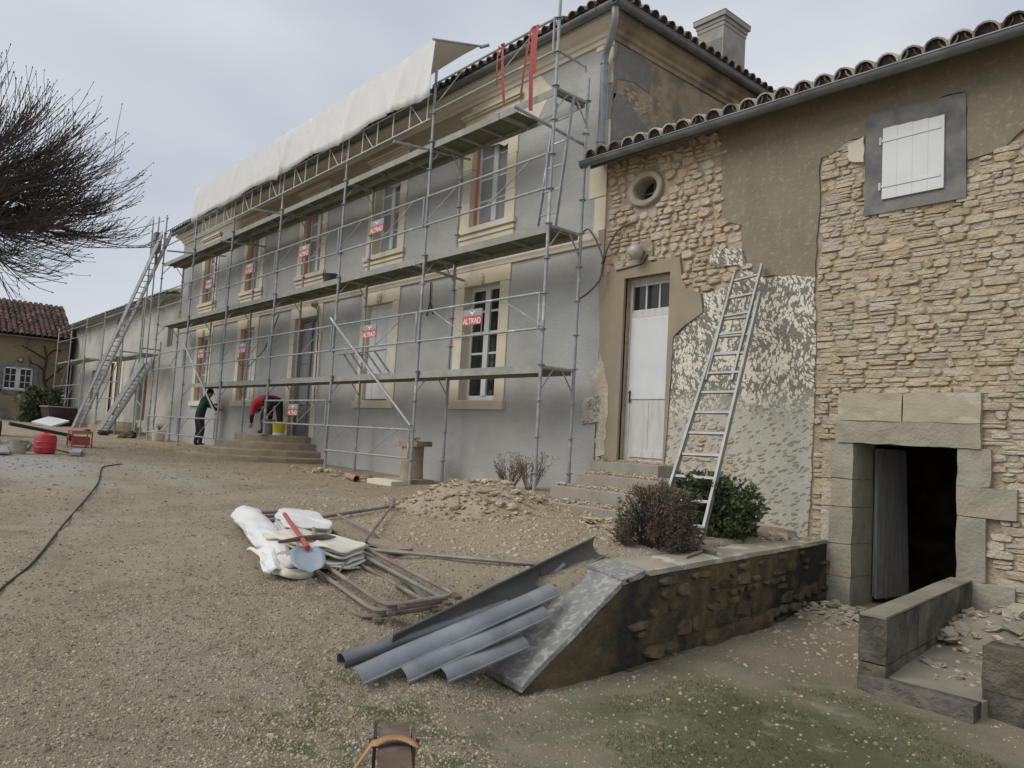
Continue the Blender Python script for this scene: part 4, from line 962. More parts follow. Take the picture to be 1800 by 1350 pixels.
# loose end guards, braces and tie tubes
MB().tube((0, YF, 6.22), (.0, -.42, 6.2), .02, 8).tube((0, -.42, 6.2), (0, -.40, 6.12), .014, 6).build('end_rail', 'galv', scaf)
MB().tube((-.05, -1.72, 5.17), (-.05, -.30, 5.05), .0242, 8).build('tie_tube', 'galv', scaf)
for x, ya, yb, za, zb in ((-3.14, -1.72, -.1, 5.50, 5.66), (-9.24, -1.68, -.05, 5.55, 5.70), (-15.3, -1.75, -.05, 5.5, 5.68), (-3.14, -1.15, -.06, 3.52, 3.43), (-12.3, -1.3, -.05, 5.4, 5.5)):
    MB().tube((x, ya, za), (x, yb, zb), .0242, 8).build('tie_tube', 'galv', scaf)
for xa, za, xb, zb in ((-6.2, 2.86, -3.05, .77), (-15.3, 2.9, -12.2, .85)):
    MB().tube((xa, YF-.07, za), (xb, YF-.07, zb), .0242, 8).build('diagonal_brace', 'galv', scaf)
# signs
_cu = bpy.data.curves.new('lettering', 'FONT'); _cu.body = 'ALTRAD'; _cu.size = .125; _cu.align_x = 'CENTER'; _cu.extrude = .001; _cu.offset = .001; _cu.space_character = .92
_to = bpy.data.objects.new('t', _cu); C.objects.link(_to); _dg = bpy.context.evaluated_depsgraph_get(); _dg.update()
LET = bpy.data.meshes.new_from_object(_to.evaluated_get(_dg)); bpy.data.objects.remove(_to); LET.materials.clear(); LET.materials.append(M['altwhite'])
def sign(x, z, tilt=0.0):
    y = YF-.075
    p = MB().box(x-.235, x+.235, y, y+.006, z-.14, z+.0).build('sign_panel', 'altred', scaf, label='red and grey maker plate')
    MB().add([(x-.235, y, z+.001), (x+.235, y, z+.001), (x+.235, y, z+.105), (x-.235, y, z+.105), (x-.235, y+.006, z+.001), (x+.235, y+.006, z+.001), (x+.235, y+.006, z+.105), (x-.235, y+.006, z+.105)], [(0, 1, 2, 3), (5, 4, 7, 6), (0, 4, 5, 1), (1, 5, 6, 2), (2, 6, 7, 3), (3, 7, 4, 0)]).build('upper_panel', 'altgrey', p)
    MB().add([(x-.09, y-.003, z+.075), (x-.02, y-.003, z+.035), (x, y-.003, z+.005), (x+.02, y-.003, z+.035), (x+.09, y-.003, z+.075), (x+.05, y-.003, z+.075), (x+.0, y-.003, z+.05), (x-.05, y-.003, z+.075)], [(0, 1, 7), (1, 6, 7), (1, 2, 3), (1, 3, 6), (3, 5, 6), (3, 4, 5)]).build('emblem', 'altwhite', p)
    link('lettering', LET, p, (x, y-.003, z-.123), (R(90), 0, 0))
    MB().tube((x+.23, y+.012, z-.32), (x+.23, y+.012, z+.1), .008, 6).build('sign_post', 'galv', p)
for x, z in ((-1.53, 2.50), (-4.62, 2.50), (-10.75, 2.52), (-13.7, 2.52), (-4.62, 4.48), (-7.66, 4.48), (-10.71, 4.5), (-13.55, 4.45), (-7.62, 1.02)): sign(x, z)
# white lattice beam along the top lift, under the tarpaulin
lat = MB(); yl = YF-.05
lat.tube((-15.25, yl, 6.02), (-3.1, yl, 6.10), .013, 6).tube((-15.25, yl, 6.55), (-3.1, yl, 6.55), .013, 6)
lb_ = lat.build('lattice_beam', 'white', scaf)
for i in range(1, 5):
    for k in range(6):
        x = SX[i+1]+.12+k*.56; z0 = 6.02+.08*(x+15.25)/12.15
        b = MB().tube((x, yl, z0), (x, yl, 6.55), .012, 6)
        if k in (1, 4): b.tube((x, yl, 6.53), (x+.42, yl, z0), .008, 5)
        b.build('lattice_upright', 'white', lb_)
# tarpaulin roof over the scaffold
tb = MB(); nx, prof = 320, [(-1.17, 6.47), (-1.165, 6.62), (-1.16, 6.85), (-1.155, 7.1), (-1.152, 7.3), (-1.15, 7.425), (-1.10, 7.445), (-.8, 7.51), (-.5, 7.58), (-.24, 7.655)]
trg = random.Random(2)
fold = [(trg.uniform(-15, -3), trg.uniform(.018, .05), trg.uniform(.008, .03), trg.uniform(-.7, .7)) for _ in range(34)]+[(x+trg.uniform(.0, .2), .13, .05, .35) for x in SX[1:6]]+[(x-1.2+trg.uniform(-.3, .3), .05, .035, -.45) for x in SX[1:5]]
for i in range(nx+1):
    x = -15.08+i*(12.15/nx)
    for k, (y, z) in enumerate(prof):
        dy = 0
        for fx, fw_, fa, sk in fold:
            d = (x-fx-(z-6.5)*sk)/fw_
            dy -= fa*math.exp(-d*d)*(1.0 if k < 5 else .35)*(1.1-(z-6.47)*.5)
        bay = min((abs(x-s) for s in SX[1:6]))
        hem = .035*math.cos(2*math.pi*(x+3.07)/3.05)+.008*math.sin(x*5.3)+.05*math.exp(-(bay/.22)**2)
        dz = -hem if k == 0 else (-hem*.4 if k == 1 else 0)
        if k >= 5: dz = -.02*(1-math.cos(2*math.pi*(x+3.07)/3.05))*.5+.004*math.sin(x*5+k)
        tb.v.append((x+.012*math.sin(z*7+x*3), y+dy+.014*mnoise.noise(Vector((x*1.3, z*1.6, 2)))+.008*mnoise.noise(Vector((x*3.5+z*2.0, z*2.5-x, 7))), z+dz))
m = len(prof)
tb.f = [(i*m+k, i*m+k+1, (i+1)*m+k+1, (i+1)*m+k) for i in range(nx) for k in range(m-1)]
tarp = tb.build('scaffold_tarpaulin', 'tarp', None, True, label='long white tarpaulin roof stretched over the top of the scaffold', cat='tarpaulin')
td = tarp.modifiers.new('thickness', 'SOLIDIFY'); td.thickness = .004
tbar = thing('tarpaulin_pole', 'tube sticking out past the end of the white tarpaulin', 'pole', (-2.93, -1.1, 7.4))
MB().tube((-2.92, -1.22, 7.40), (-2.92, -.12, 7.70), .022, 8).tube((-2.92, -.2, 7.66), (-2.86, -.05, 7.74), .03, 7).build('tube', 'galv', tbar)
# red straps over the top guardrail
for nm, lab, runs in (('red_strap', 'thin doubled red sling hung from the top guardrail down to the deck edge', ((-1.18, .04, 5.72, .10), (-1.27, .025, 6.1, -.02))), ('red_strap', 'wide red lifting sling doubled over the guardrail and hanging into the open deck hatch', ((-.46, .06, 5.45, .0), (-.38, .045, 6.0, -.03), (-.52, .03, 5.7, -.18)))):
    s_ = thing(nm, lab, 'strap', (runs[0][0], YF, 5.7))
    for x, wd, zb, dx in runs:
        b = MB(); n = 8
        for k in range(n+1):
            t = k/n; z = 6.725+(zb-6.725)*t; xx = x+dx*t; tw = .25+.8*t*math.sin(x*9); hw = wd/2
            yy = YF-.07-.02*math.sin(t*3.1)+(.05*t if wd > .06 else .02*t)
            b.v += [(xx-hw*math.cos(tw), yy-hw*math.sin(tw), z), (xx+hw*math.cos(tw), yy+hw*math.sin(tw), z)]
        b.f = [(2*k, 2*k+1, 2*k+3, 2*k+2) for k in range(n)]
        o = b.build('webbing', 'redstrap', s_); md = o.modifiers.new('t', 'SOLIDIFY'); md.thickness = .004
    MB().pipe([(runs[0][0]+.0, YF-.09, 6.70), (runs[0][0], YF-.05, 6.735), (runs[0][0], YF-.01, 6.70)], .02, 6).build('knot', 'redstrap', s_)
# ladders -------------------------------------------------------------
def ladder(name, label, a0, a1, b0, b1, step=.28, rail=(.025, .06), rung=.014, m='galv', cat='ladder', group=None, off=None):
    # rails from a0 to a1 and b0 to b1
    t = thing(name, label, cat, a0, group)
    A0, A1, B0, B1 = map(Vector, (a0, a1, b0, b1))
    nrm = (A1-A0).cross(B0-A0).normalized()
    for p, q in ((A0, A1), (B0, B1)): MB().bar(p, q, rail[0], rail[1], nrm).build('rail', m, t)
    L_ = (A1-A0).length; n = int(L_/step)
    for k in range(1, n+1):
        f = (k-.4)*step/L_
        MB().bar(A0.lerp(A1, f), B0.lerp(B1, f), rung*2, rung*1.6, nrm).build('rung', m, t)
    return t
ladder('access_ladder', 'steel access ladder hanging below the open hatch of the top deck', (-.47, -.78, 3.72), (-.33, -.66, 5.66), (-.09, -.78, 3.72), (.03, -.66, 5.66), .36, (.022, .045), .011)
ladder('short_ladder', 'short aluminium ladder section lying on its side on the lowest deck', (-5.75, -.72, 1.72), (-3.95, -.72, 1.72), (-5.95, -.95, 2.12), (-4.2, -.95, 2.13), .30, (.02, .03), .016)
wl = ladder('wall_ladder', 'aluminium extension ladder leaning on the hacked barn plaster', (2.86, -1.98, -.24), (2.50, -.28, 2.50), (3.34, -1.89, -.24), (2.86, -.20, 2.52), .272, (.028, .07), .015, 'alu')
# upper sliding section of the same ladder
A0, A1, B0, B1 = map(Vector, ((2.66, -.93, 1.42), (2.46, -.12, 2.84), (2.95, -.86, 1.42), (2.79, -.06, 2.90)))
nrm = (A1-A0).cross(B0-A0).normalized()
for p, q in ((A0, A1), (B0, B1)): MB().bar(p, q, .024, .055, nrm).build('extension_rail', 'alu', wl)
for k in range(6): MB().bar(A0.lerp(A1, .06+k*.17), B0.lerp(B1, .06+k*.17), .028, .022, nrm).build('rung', 'alu', wl)
# inclined hoist and its short mate at the far end
ladder('roof_ladder', 'very long aluminium roof ladder slanting up to the scaffold end beside the low wing', (-27.2, -1.45, .02), (-17.75, -1.25, 6.55), (-27.2, -1.2, .02), (-17.75, -1.0, 6.55), .30, (.03, .24), .012)
ladder('leaning_ladder', 'shorter grey ladder leaning low against the scaffold end beside the low wing', (-23.4, -1.35, -.02), (-18.2, -1.35, 2.45), (-23.4, -1.1, -.02), (-18.2, -1.1, 2.45), .30, (.03, .30), .012, 'galv')
# hoist head and lattice standards at the far end
hh = thing('hoist_mast', 'pair of thin lattice masts with a hoist head above the long roof ladder', 'hoist', (-18.9, -1.1, -.05))
for x in (-18.75, -19.4): MB().tube((x, -1.12, gz(x, -1.12)), (x, -1.12, 7.3), .024, 8).build('mast', 'galv', hh)
for k in range(9): MB().tube((-18.75, -1.12, 1+k*.7), (-19.4, -1.12, 1.2+k*.7), .014, 6).build('strut', 'galv', hh)
MB().box(-18.9, -18.6, -1.22, -1.02, 6.1, 6.75).tube((-18.75, -1.12, 6.1), (-18.6, -1.12, 5.7), .04, 8).build('hoist_head', 'greyp', hh)
# tub on the second lift
tbx = thing('blue_tub', 'dark blue plastic tub on the middle scaffold deck', 'tub', (-7.15, -.65, 3.7))
MB().lathe([(.13, .0), (.17, .17), (.20, .24), (.19, .245), (.16, .18), (.12, .02)], (-7.15, -.65, 3.702), 16).build('tub_shell', 'bluep', tbx, True)
MB().pipe([(-7.15+.2*math.cos(t), -.65+.02*math.sin(t), 3.94+.03*math.sin(t)) for t in np.linspace(0, math.pi, 9)], .006, 5).build('handle', 'iron', tbx)

# ------------------------------------------------------------------ people
def person(name, label, joints, edges, rad, zones, parts):
    # one continuous skinned surface, coloured by the nearest limb
    me = bpy.data.meshes.new(name); names = list(joints)
    me.from_pydata([joints[k] for k in names], [(names.index(a), names.index(b)) for a, b in edges], [])
    o = bpy.data.objects.new('tmp', me); C.objects.link(o)
    sk = o.modifiers.new('s', 'SKIN'); sk.use_smooth_shade = True
    for i, k in enumerate(names):
        v = me.skin_vertices[0].data[i]; r = rad[k]; kk = 1.12 if k not in ('head', 'crown', 'neck') else 1.0; v.radius = (r[0]*kk, r[1]*kk) if isinstance(r, tuple) else (r*kk, r*kk); v.use_root = (i == 0)
    o.modifiers.new('ss', 'SUBSURF').levels = 2
    dg = bpy.context.evaluated_depsgraph_get(); dg.update()
    nm = bpy.data.meshes.new_from_object(o.evaluated_get(dg)); bpy.data.objects.remove(o)
    mats = []
    for a, b_, mm in zones:
        if mm not in mats: mats.append(mm)
    nm.materials.clear()
    for mm in mats: nm.materials.append(M[mm])
    seg = [(Vector(joints[a]), Vector(joints[b_]), mats.index(mm)) for a, b_, mm in zones]
    for p in nm.polygons:
        c = p.center; best = (9e9, 0)
        for a, b_, k in seg:
            ab = b_-a; t = max(0, min(1, (c-a).dot(ab)/ab.length_squared)); d = (c-(a+ab*t)).length
            if d < best[0]: best = (d, k)
        p.material_index = best[1]; p.use_smooth = True
    root = thing(name, label, 'person', joints['base'] if 'base' in joints else tuple(joints[names[0]]))
    bo = link('body', nm, root)
    for nm_, mb, mm in parts: mb.build(nm_, mm, bo, True)
    return root
def hand(mb, p, d, up=(0, 0, 1)):
    # palm with five curled fingers
    p = Vector(p); d = Vector(d).normalized(); u = Vector(up); s_ = d.cross(u).normalized(); u = s_.cross(d)
    mb.pipe([p, p+d*.05, p+d*.085], [.030, .038, .034], 7)
    for k, L_ in enumerate((.062, .072, .068, .055)):
        q = p+d*.08+s_*(k-1.5)*.018; mb.pipe([q, q+d*L_*.5-u*.008, q+d*L_*.8-u*.028], [.0095, .009, .007], 6)
    q = p+d*.03+s_*.034; mb.pipe([q, q+s_*.025+d*.02, q+s_*.03+d*.05-u*.01], [.011, .010, .008], 6)
def face(c, fwd, up):
    # nose, eyes, ears and mouth as small shapes on the head
    c = Vector(c); f = Vector(fwd).normalized(); u = Vector(up).normalized(); s_ = f.cross(u).normalized(); b = MB()
    b.pipe([c+f*.09+u*.02, c+f*.118-u*.018], [.010, .016], 6)
    for q in (-1, 1): b.pipe([c+s_*q*.078-u*.01, c+s_*q*.09-u*.005], [.025, .02], 7)
    b.pipe([c+f*.098-u*.05-s_*.025, c+f*.104-u*.05, c+f*.098-u*.05+s_*.025], .007, 5)
    return b
# standing worker in green, leaning to the wall below the lowest deck
bx, by, bz = -14.75, -.62, gz(-14.75, -.62)+.0
J = {'pelvis': (bx, by, bz+.90), 'spine': (bx+.02, by+.05, bz+1.15), 'chest': (bx+.05, by+.12, bz+1.34), 'neck': (bx+.08, by+.19, bz+1.47), 'head': (bx+.10, by+.24, bz+1.56), 'crown': (bx+.11, by+.25, bz+1.67),
     'hl': (bx-.10, by, bz+.86), 'kl': (bx-.12, by+.05, bz+.48), 'al': (bx-.13, by-.02, bz+.105), 'tl': (bx-.13, by+.14, bz+.045),
     'hr': (bx+.10, by, bz+.86), 'kr': (bx+.13, by+.07, bz+.48), 'ar': (bx+.14, by+.02, bz+.105), 'tr': (bx+.16, by+.17, bz+.045),
     'sl': (bx-.14, by+.12, bz+1.38), 'el': (bx-.16, by+.28, bz+1.18), 'wl': (bx-.05, by+.42, bz+1.25),
     'sr': (bx+.24, by+.12, bz+1.37), 'er': (bx+.33, by+.26, bz+1.14), 'wr': (bx+.25, by+.44, bz+1.10)}
E_ = [('pelvis', 'spine'), ('spine', 'chest'), ('chest', 'neck'), ('neck', 'head'), ('head', 'crown'), ('pelvis', 'hl'), ('hl', 'kl'), ('kl', 'al'), ('al', 'tl'), ('pelvis', 'hr'), ('hr', 'kr'), ('kr', 'ar'), ('ar', 'tr'), ('chest', 'sl'), ('sl', 'el'), ('el', 'wl'), ('chest', 'sr'), ('sr', 'er'), ('er', 'wr')]
RD = {'pelvis': (.17, .13), 'spine': (.165, .13), 'chest': (.18, .135), 'neck': .058, 'head': .095, 'crown': .075, 'hl': .105, 'kl': .07, 'al': .05, 'tl': .045, 'hr': .105, 'kr': .07, 'ar': .05, 'tr': .045, 'sl': .075, 'el': .055, 'wl': .038, 'sr': .075, 'er': .055, 'wr': .038}
ZN = [('pelvis', 'spine', 'green'), ('spine', 'chest', 'green'), ('chest', 'neck', 'green'), ('neck', 'head', 'skin'), ('head', 'crown', 'skin'), ('hl', 'kl', 'dark'), ('kl', 'al', 'dark'), ('al', 'tl', 'iron'), ('hr', 'kr', 'dark'), ('kr', 'ar', 'dark'), ('ar', 'tr', 'iron'), ('sl', 'el', 'green'), ('el', 'wl', 'green'), ('sr', 'er', 'green'), ('er', 'wr', 'green'), ('chest', 'sl', 'green'), ('chest', 'sr', 'green')]
hd1 = MB(); hand(hd1, J['wl'], (.05, .1, .02)); hand(hd1, J['wr'], (-.02, .1, .01))
hr1 = MB().lathe([(.02, .13), (.07, .12), (.098, .07), (.102, .02), (.09, -.01)], (J['head'][0], J['head'][1]-.02, J['head'][2]+.01), 12)
person('person', 'worker in a dark green jacket standing close to the wall under the scaffold', J, E_, RD, ZN, [('hands', hd1, 'skin'), ('hair', hr1, 'hair'), ('face', face(J['head'], (.1, 1, -.1), (0, 0, 1)), 'skin')])
# worker in red bending right down on the top step
bx, by, bz = -10.05, -.62, .42
J = {'pelvis': (bx+.32, by+.05, bz+.80), 'spine': (bx+.12, by-.02, bz+.88), 'chest': (bx-.12, by-.06, bz+.80), 'neck': (bx-.27, by-.08, bz+.70), 'head': (bx-.34, by-.09, bz+.60), 'crown': (bx-.38, by-.10, bz+.50),
     'hl': (bx+.33, by-.06, bz+.76), 'kl': (bx+.14, by-.14, bz+.44), 'al': (bx+.22, by-.14, bz+.085), 'tl': (bx+.06, by-.19, bz+.045),
     'hr': (bx+.34, by+.15, bz+.76), 'kr': (bx+.40, by+.17, bz+.42), 'ar': (bx+.48, by+.16, bz+.085), 'tr': (bx+.33, by+.17, bz+.045),
     'sl': (bx-.12, by-.24, bz+.74), 'el': (bx-.18, by-.28, bz+.46), 'wl': (bx-.28, by-.24, bz+.24),
     'sr': (bx-.12, by+.13, bz+.74), 'er': (bx-.14, by+.18, bz+.46), 'wr': (bx-.20, by+.14, bz+.22)}
ZN = [('pelvis', 'spine', 'red'), ('spine', 'chest', 'red'), ('chest', 'neck', 'red'), ('neck', 'head', 'skin'), ('head', 'crown', 'skin'), ('pelvis', 'hl', 'dark'), ('pelvis', 'hr', 'dark'), ('hl', 'kl', 'dark'), ('kl', 'al', 'dark'), ('al', 'tl', 'iron'), ('hr', 'kr', 'dark'), ('kr', 'ar', 'dark'), ('ar', 'tr', 'iron'), ('sl', 'el', 'red'), ('el', 'wl', 'dark'), ('sr', 'er', 'red'), ('er', 'wr', 'dark'), ('chest', 'sl', 'red'), ('chest', 'sr', 'red')]
hd2 = MB(); hand(hd2, J['wl'], (-.05, .02, -.1), (1, 0, 0)); hand(hd2, J['wr'], (-.05, .02, -.1), (1, 0, 0))
hr2 = MB().lathe([(.02, .11), (.07, .10), (.10, .05), (.10, 0), (.085, -.03)], (J['head'][0]-.01, J['head'][1], J['head'][2]-.01), 12)
person('person', 'worker in a bright red jacket bending double on the top entrance step', J, E_, RD, ZN, [('hands', hd2, 'skin'), ('hair', hr2, 'hair'), ('face', face(J['head'], (-.6, -.05, -.8), (-.8, 0, .6)), 'skin')])
# buckets on the step
def bucket(name, label, c, r, h, m, cat='bucket', hm='iron', lid=None):
    t = thing(name, label, cat, c)
    MB().lathe([(r*.80, 0), (r, h), (r*1.05, h), (r*1.05, h+.015), (r*.95, h+.015), (r*.75, .02)], c, 16).build('bucket_shell', m, t, True)
    MB().pipe([(c[0]+r*1.05*math.cos(a), c[1]+.01, c[2]+h+.01-r*.7*math.sin(a)) for a in np.linspace(0, math.pi, 9)], .006, 5).build('handle', hm, t)
    if lid: MB().lathe([(r*.815, .0), (r*.85, .06), (r*.86, .06), (r*.86, .0)], c, 16).build('band', lid, t, True)
    return t
bucket('yellow_bucket', 'yellow plastic bucket on the top entrance step', (-9.28, -.62, .42), .15, .30, 'yellowp', lid='white')
bucket('grey_bin', 'dark grey mortar bin beside the bending worker', (-9.62, -.72, .42), .15, .34, 'greyp')
# ------------------------------------------------------------------ long low wing beyond the house
wrg = random.Random(9)
wing = thing('low_wing', 'long low pale wing with thin tiled eaves continuing beyond the main house', 'house', (-27.5, 3, .1))
WH = [(-28.1, -27.55, .55, 2.9), (-27.15, -26.4, .55, 2.9), (-23.6, -22.6, .55, 2.75), (-27.9, -27.25, 3.95, 4.85), (-20.6, -20.0, 3.2, 4.0), (-31.6, -31.05, .9, 2.7)]
ww = wall_xz(-38.6, XL, -.5, 4.95, WH, 0.0, .3).build('wall', 'wallwhite', wing)
for a, b_, c, d in WH:
    fr = MB().box(a, a+.07, .12, .17, c, d).box(b_-.07, b_, .12, .17, c, d).box(a+.07, b_-.07, .12, .17, d-.07, d).build('window_frame', 'whiteold', wing)
    MB().box(a+.07, b_-.07, .14, .15, c, d-.07).build('pane', 'browndoor' if a == -23.6 else 'glassdark', fr)
MB().box(-28.4, -26.1, -.02, .05, 2.9, 3.15).box(-28.4, -28.1, -.02, .05, .3, 2.9).box(-26.4, -26.1, -.02, .05, .3, 2.9).box(-27.55, -27.15, -.02, .05, .3, 2.9).build('door_surround', 'lime', wing)
wroof = MB().add([(-36.6, -.35, 4.97), (XL, -.35, 4.97), (XL, 6, 4.97+2.2), (-36.6, 6, 4.97+2.2)], [(0, 1, 2, 3)]).box(-36.6, XL, -.33, .0, 4.90, 4.965).build('roof', 'tiletop', wing)
for i in range(78):
    link('tile', bt if i % 3 else bt2, wroof, (-35.4+i*.205, -.42, 4.975), (.33, 0, 0))
half_gutter((XL, -.42, 4.93), (-35.5, -.42, 4.93), .06).build('gutter', 'zinc', wing)
MB().box(-21.8, -21.2, 2.0, 2.6, 5.4, 6.9).box(-21.88, -21.12, 1.92, 2.68, 6.9, 7.05).lathe([(.12, 0), (.12, .35)], (-21.5, 2.3, 7.05), 8).build('chimney', 'clay', wing)
wst = thing('wing_steps', 'low curved stone steps in front of the pale wing door', 'steps', (-25.5, -.8, 0))
for r_, z1, z0 in ((2.6, .12, -.2), (2.1, .28, .118), (1.6, .44, .278)):
    b = MB(); n = 18; T = [(-25.4+r_*1.25*math.cos(math.pi*k/n), -r_*.55*math.sin(math.pi*k/n)) for k in range(n+1)]; m = n+1
    b.v = [(x, y, z0) for x, y in T]+[(x, y, z1) for x, y in T]; b.f = [(k, m+k, m+k+1, k+1) for k in range(n)]+[tuple(reversed(range(m, 2*m)))]
    b.build('step', 'step', wst)
# its scaffold
ws = thing('wing_scaffold', 'single-lift tube scaffold with plank decks in front of the pale wing', 'scaffold', (-28, -.7, .1))
WXs = [-34.2, -31.3, -28.3, -25.2, -22.2, -19.9]
for i, x in enumerate(WXs):
    for y, zt in ((-1.05, 4.75), (-.4, 3.3)):
        MB().tube((x, y, gz(x, y)), (x, y, zt), .026, 7).box(x-.07, x+.07, y-.07, y+.07, gz(x, y), gz(x, y)+.012).build('standard', 'galv', ws)
    MB().tube((x, -1.05, 3.0), (x, -.4, 3.0), .024, 6).build('transom', 'galv', ws)
for i in (0, 1, 3, 4):
    a, b_ = WXs[i]+.03, WXs[i+1]-.03; z = 3.05 if i < 3 else 2.85
    MB().box(a, b_, -1.0, -.45, z-.06, z).build('deck_board', 'deck', ws)
for i in range(5):
    a, b_ = WXs[i], WXs[i+1]
    for z in (4.0, 4.45) if i != 2 else (4.3,):
        MB().tube((a, -1.09, z), (b_, -1.09, z), .019, 6).build('guardrail', 'galv', ws)
    if i in (0, 1, 3):
        for z in (1.0, 1.6): MB().tube((a, -1.09, z+.3), (b_, -1.09, z+.3), .019, 6).build('ledger', 'galv', ws)
    MB().tube((a, -1.09, .5+.4*(i % 2)), (b_, -1.09, 2.8), .016, 6).build('diagonal_brace', 'galv', ws)
# ------------------------------------------------------------------ cottage closing the yard
cot = thing('yard_cottage', 'ochre plastered cottage with red-brown tile roof closing the yard beside the low wing', 'cottage', (-38, -6, .25))
CXw = -35.4
def wall_yz(y0, y1, z0, z1, holes, x, depth):
    b = wall_xz(y0, y1, z0, z1, holes, 0, depth)
    b.v = [(x-v[1], v[0], v[2]) for v in b.v]
    return b
WIN = (-2.98, -1.76, 1.62, 2.78)
wall_yz(-14, -.36, -.5, 4.45, [WIN], CXw, .3).build('wall', 'cottage', cot)
MB().add([(CXw, -.36, -.5), (CXw-7, -.36, -.5), (CXw-7, -.36, 4.4), (CXw-3.5, -.36, 6.2), (CXw, -.36, 4.45)], [(0, 1, 2, 3, 4)]).build('gable', 'cottage', cot)
croof = MB().add([(CXw+.32, -14.2, 4.28), (CXw+.32, -.2, 4.28), (CXw-3.5, -.2, 6.32), (CXw-3.5, -14.2, 6.32)], [(0, 1, 2, 3)]).add([(CXw+.32, -14.2, 4.2), (CXw+.32, -.2, 4.2), (CXw-3.5, -.2, 6.24), (CXw-3.5, -14.2, 6.24)], [(3, 2, 1, 0)]).add([(CXw-3.5, -14.2, 6.32), (CXw-3.5, -.2, 6.32), (CXw-7.3, -.2, 4.28), (CXw-7.3, -14.2, 4.28)], [(0, 1, 2, 3)]).build('roof', 'tilered', cot)
ct = MB(); tl0 = canal_tile(.46, .12, .016); ct_me = tl0.mesh('tile', 'tilered1', True); rest = MB()
cnt = 0
for i in range(24):
    for r_ in range(11):
        y = -.3-i*.235; s_ = r_*.385
        x = CXw+.36-s_*.88; z = 4.285+s_*.47
        if cnt < 264:
            link('tile', ct_me, croof, (x, y+wrg.uniform(-.02, .02), z), (R(28)+wrg.uniform(-.03, .03), 0, R(90)+wrg.uniform(-.05, .05))); cnt += 1
for i in range(90): MB
zz_ = MB()
for k in range(46): zz_.box(CXw+.015, CXw+.07, -.42-k*.3, -.42-k*.3+.0-.16, 4.20, 4.27)
zz_.build('dentil_course', 'limeold', cot)
half_gutter((CXw+.40, -.3, 4.22), (CXw+.40, -14, 4.22), .06).build('gutter', 'zinc', cot)
y0, y1, z0, z1 = WIN
cw = MB().box(CXw-.16, CXw-.11, y0, y0+.09, z0, z1).box(CXw-.16, CXw-.11, y1-.09, y1, z0, z1).box(CXw-.16, CXw-.11, y0+.09, y1-.09, z0, z0+.09).box(CXw-.16, CXw-.11, y0+.09, y1-.09, z1-.09, z1).box(CXw-.165, CXw-.10, (y0+y1)/2-.10, (y0+y1)/2+.10, z0+.09, z1-.09).build('window', 'white', cot)
for a, b_ in ((y0+.09, (y0+y1)/2-.1), ((y0+y1)/2+.1, y1-.09)):
    MB().box(CXw-.15, CXw-.12, (a+b_)/2-.018, (a+b_)/2+.018, z0+.09, z1-.09).build('glazing_bar', 'white', cw)
    for k in range(3):
        c0, c1 = z0+.09+k*(z1-z0-.18)/3, z0+.09+(k+1)*(z1-z0-.18)/3
        for p, q in ((a, (a+b_)/2-.018), ((a+b_)/2+.018, b_)): MB().box(CXw-.15, CXw-.14, p, q, c0+.015, c1-.015).build('pane', 'glassdark', cw)
    for k in (1, 2): MB().box(CXw-.152, CXw-.12, a, b_, z0+.09+k*(z1-z0-.18)/3-.015, z0+.09+k*(z1-z0-.18)/3+.015).build('glazing_bar', 'white', cw)
for a, b_, c, d in ((y0-.22, y0, z0-.1, z1+.2), (y1, y1+.22, z0-.1, z1+.2), (y0, y1, z1, z1+.2), (y0-.3, y1+.3, z0-.22, z0-.0)):
    MB().box(CXw-.25, CXw+.03, a, b_, c, d).build('window_surround', 'greyframe', cot)
MB().box(CXw-.02, CXw+.05, -13, -.37, -.2, .75).build('plinth', 'limeold', cot)
cl = thing('cottage_lamp', 'round bulkhead lamp above the cottage window', 'lamp', (CXw+.05, -2.35, 3.1))
MB().pipe([(CXw-.005, -2.35, 3.1), (CXw+.06, -2.35, 3.1)], .13, 14).build('lamp_ring', 'iron', cl); MB().pipe([(CXw+.06, -2.35, 3.1), (CXw+.12, -2.35, 3.1)], [.10, .06], 12).build('lens', 'lampwhite', cl, True)
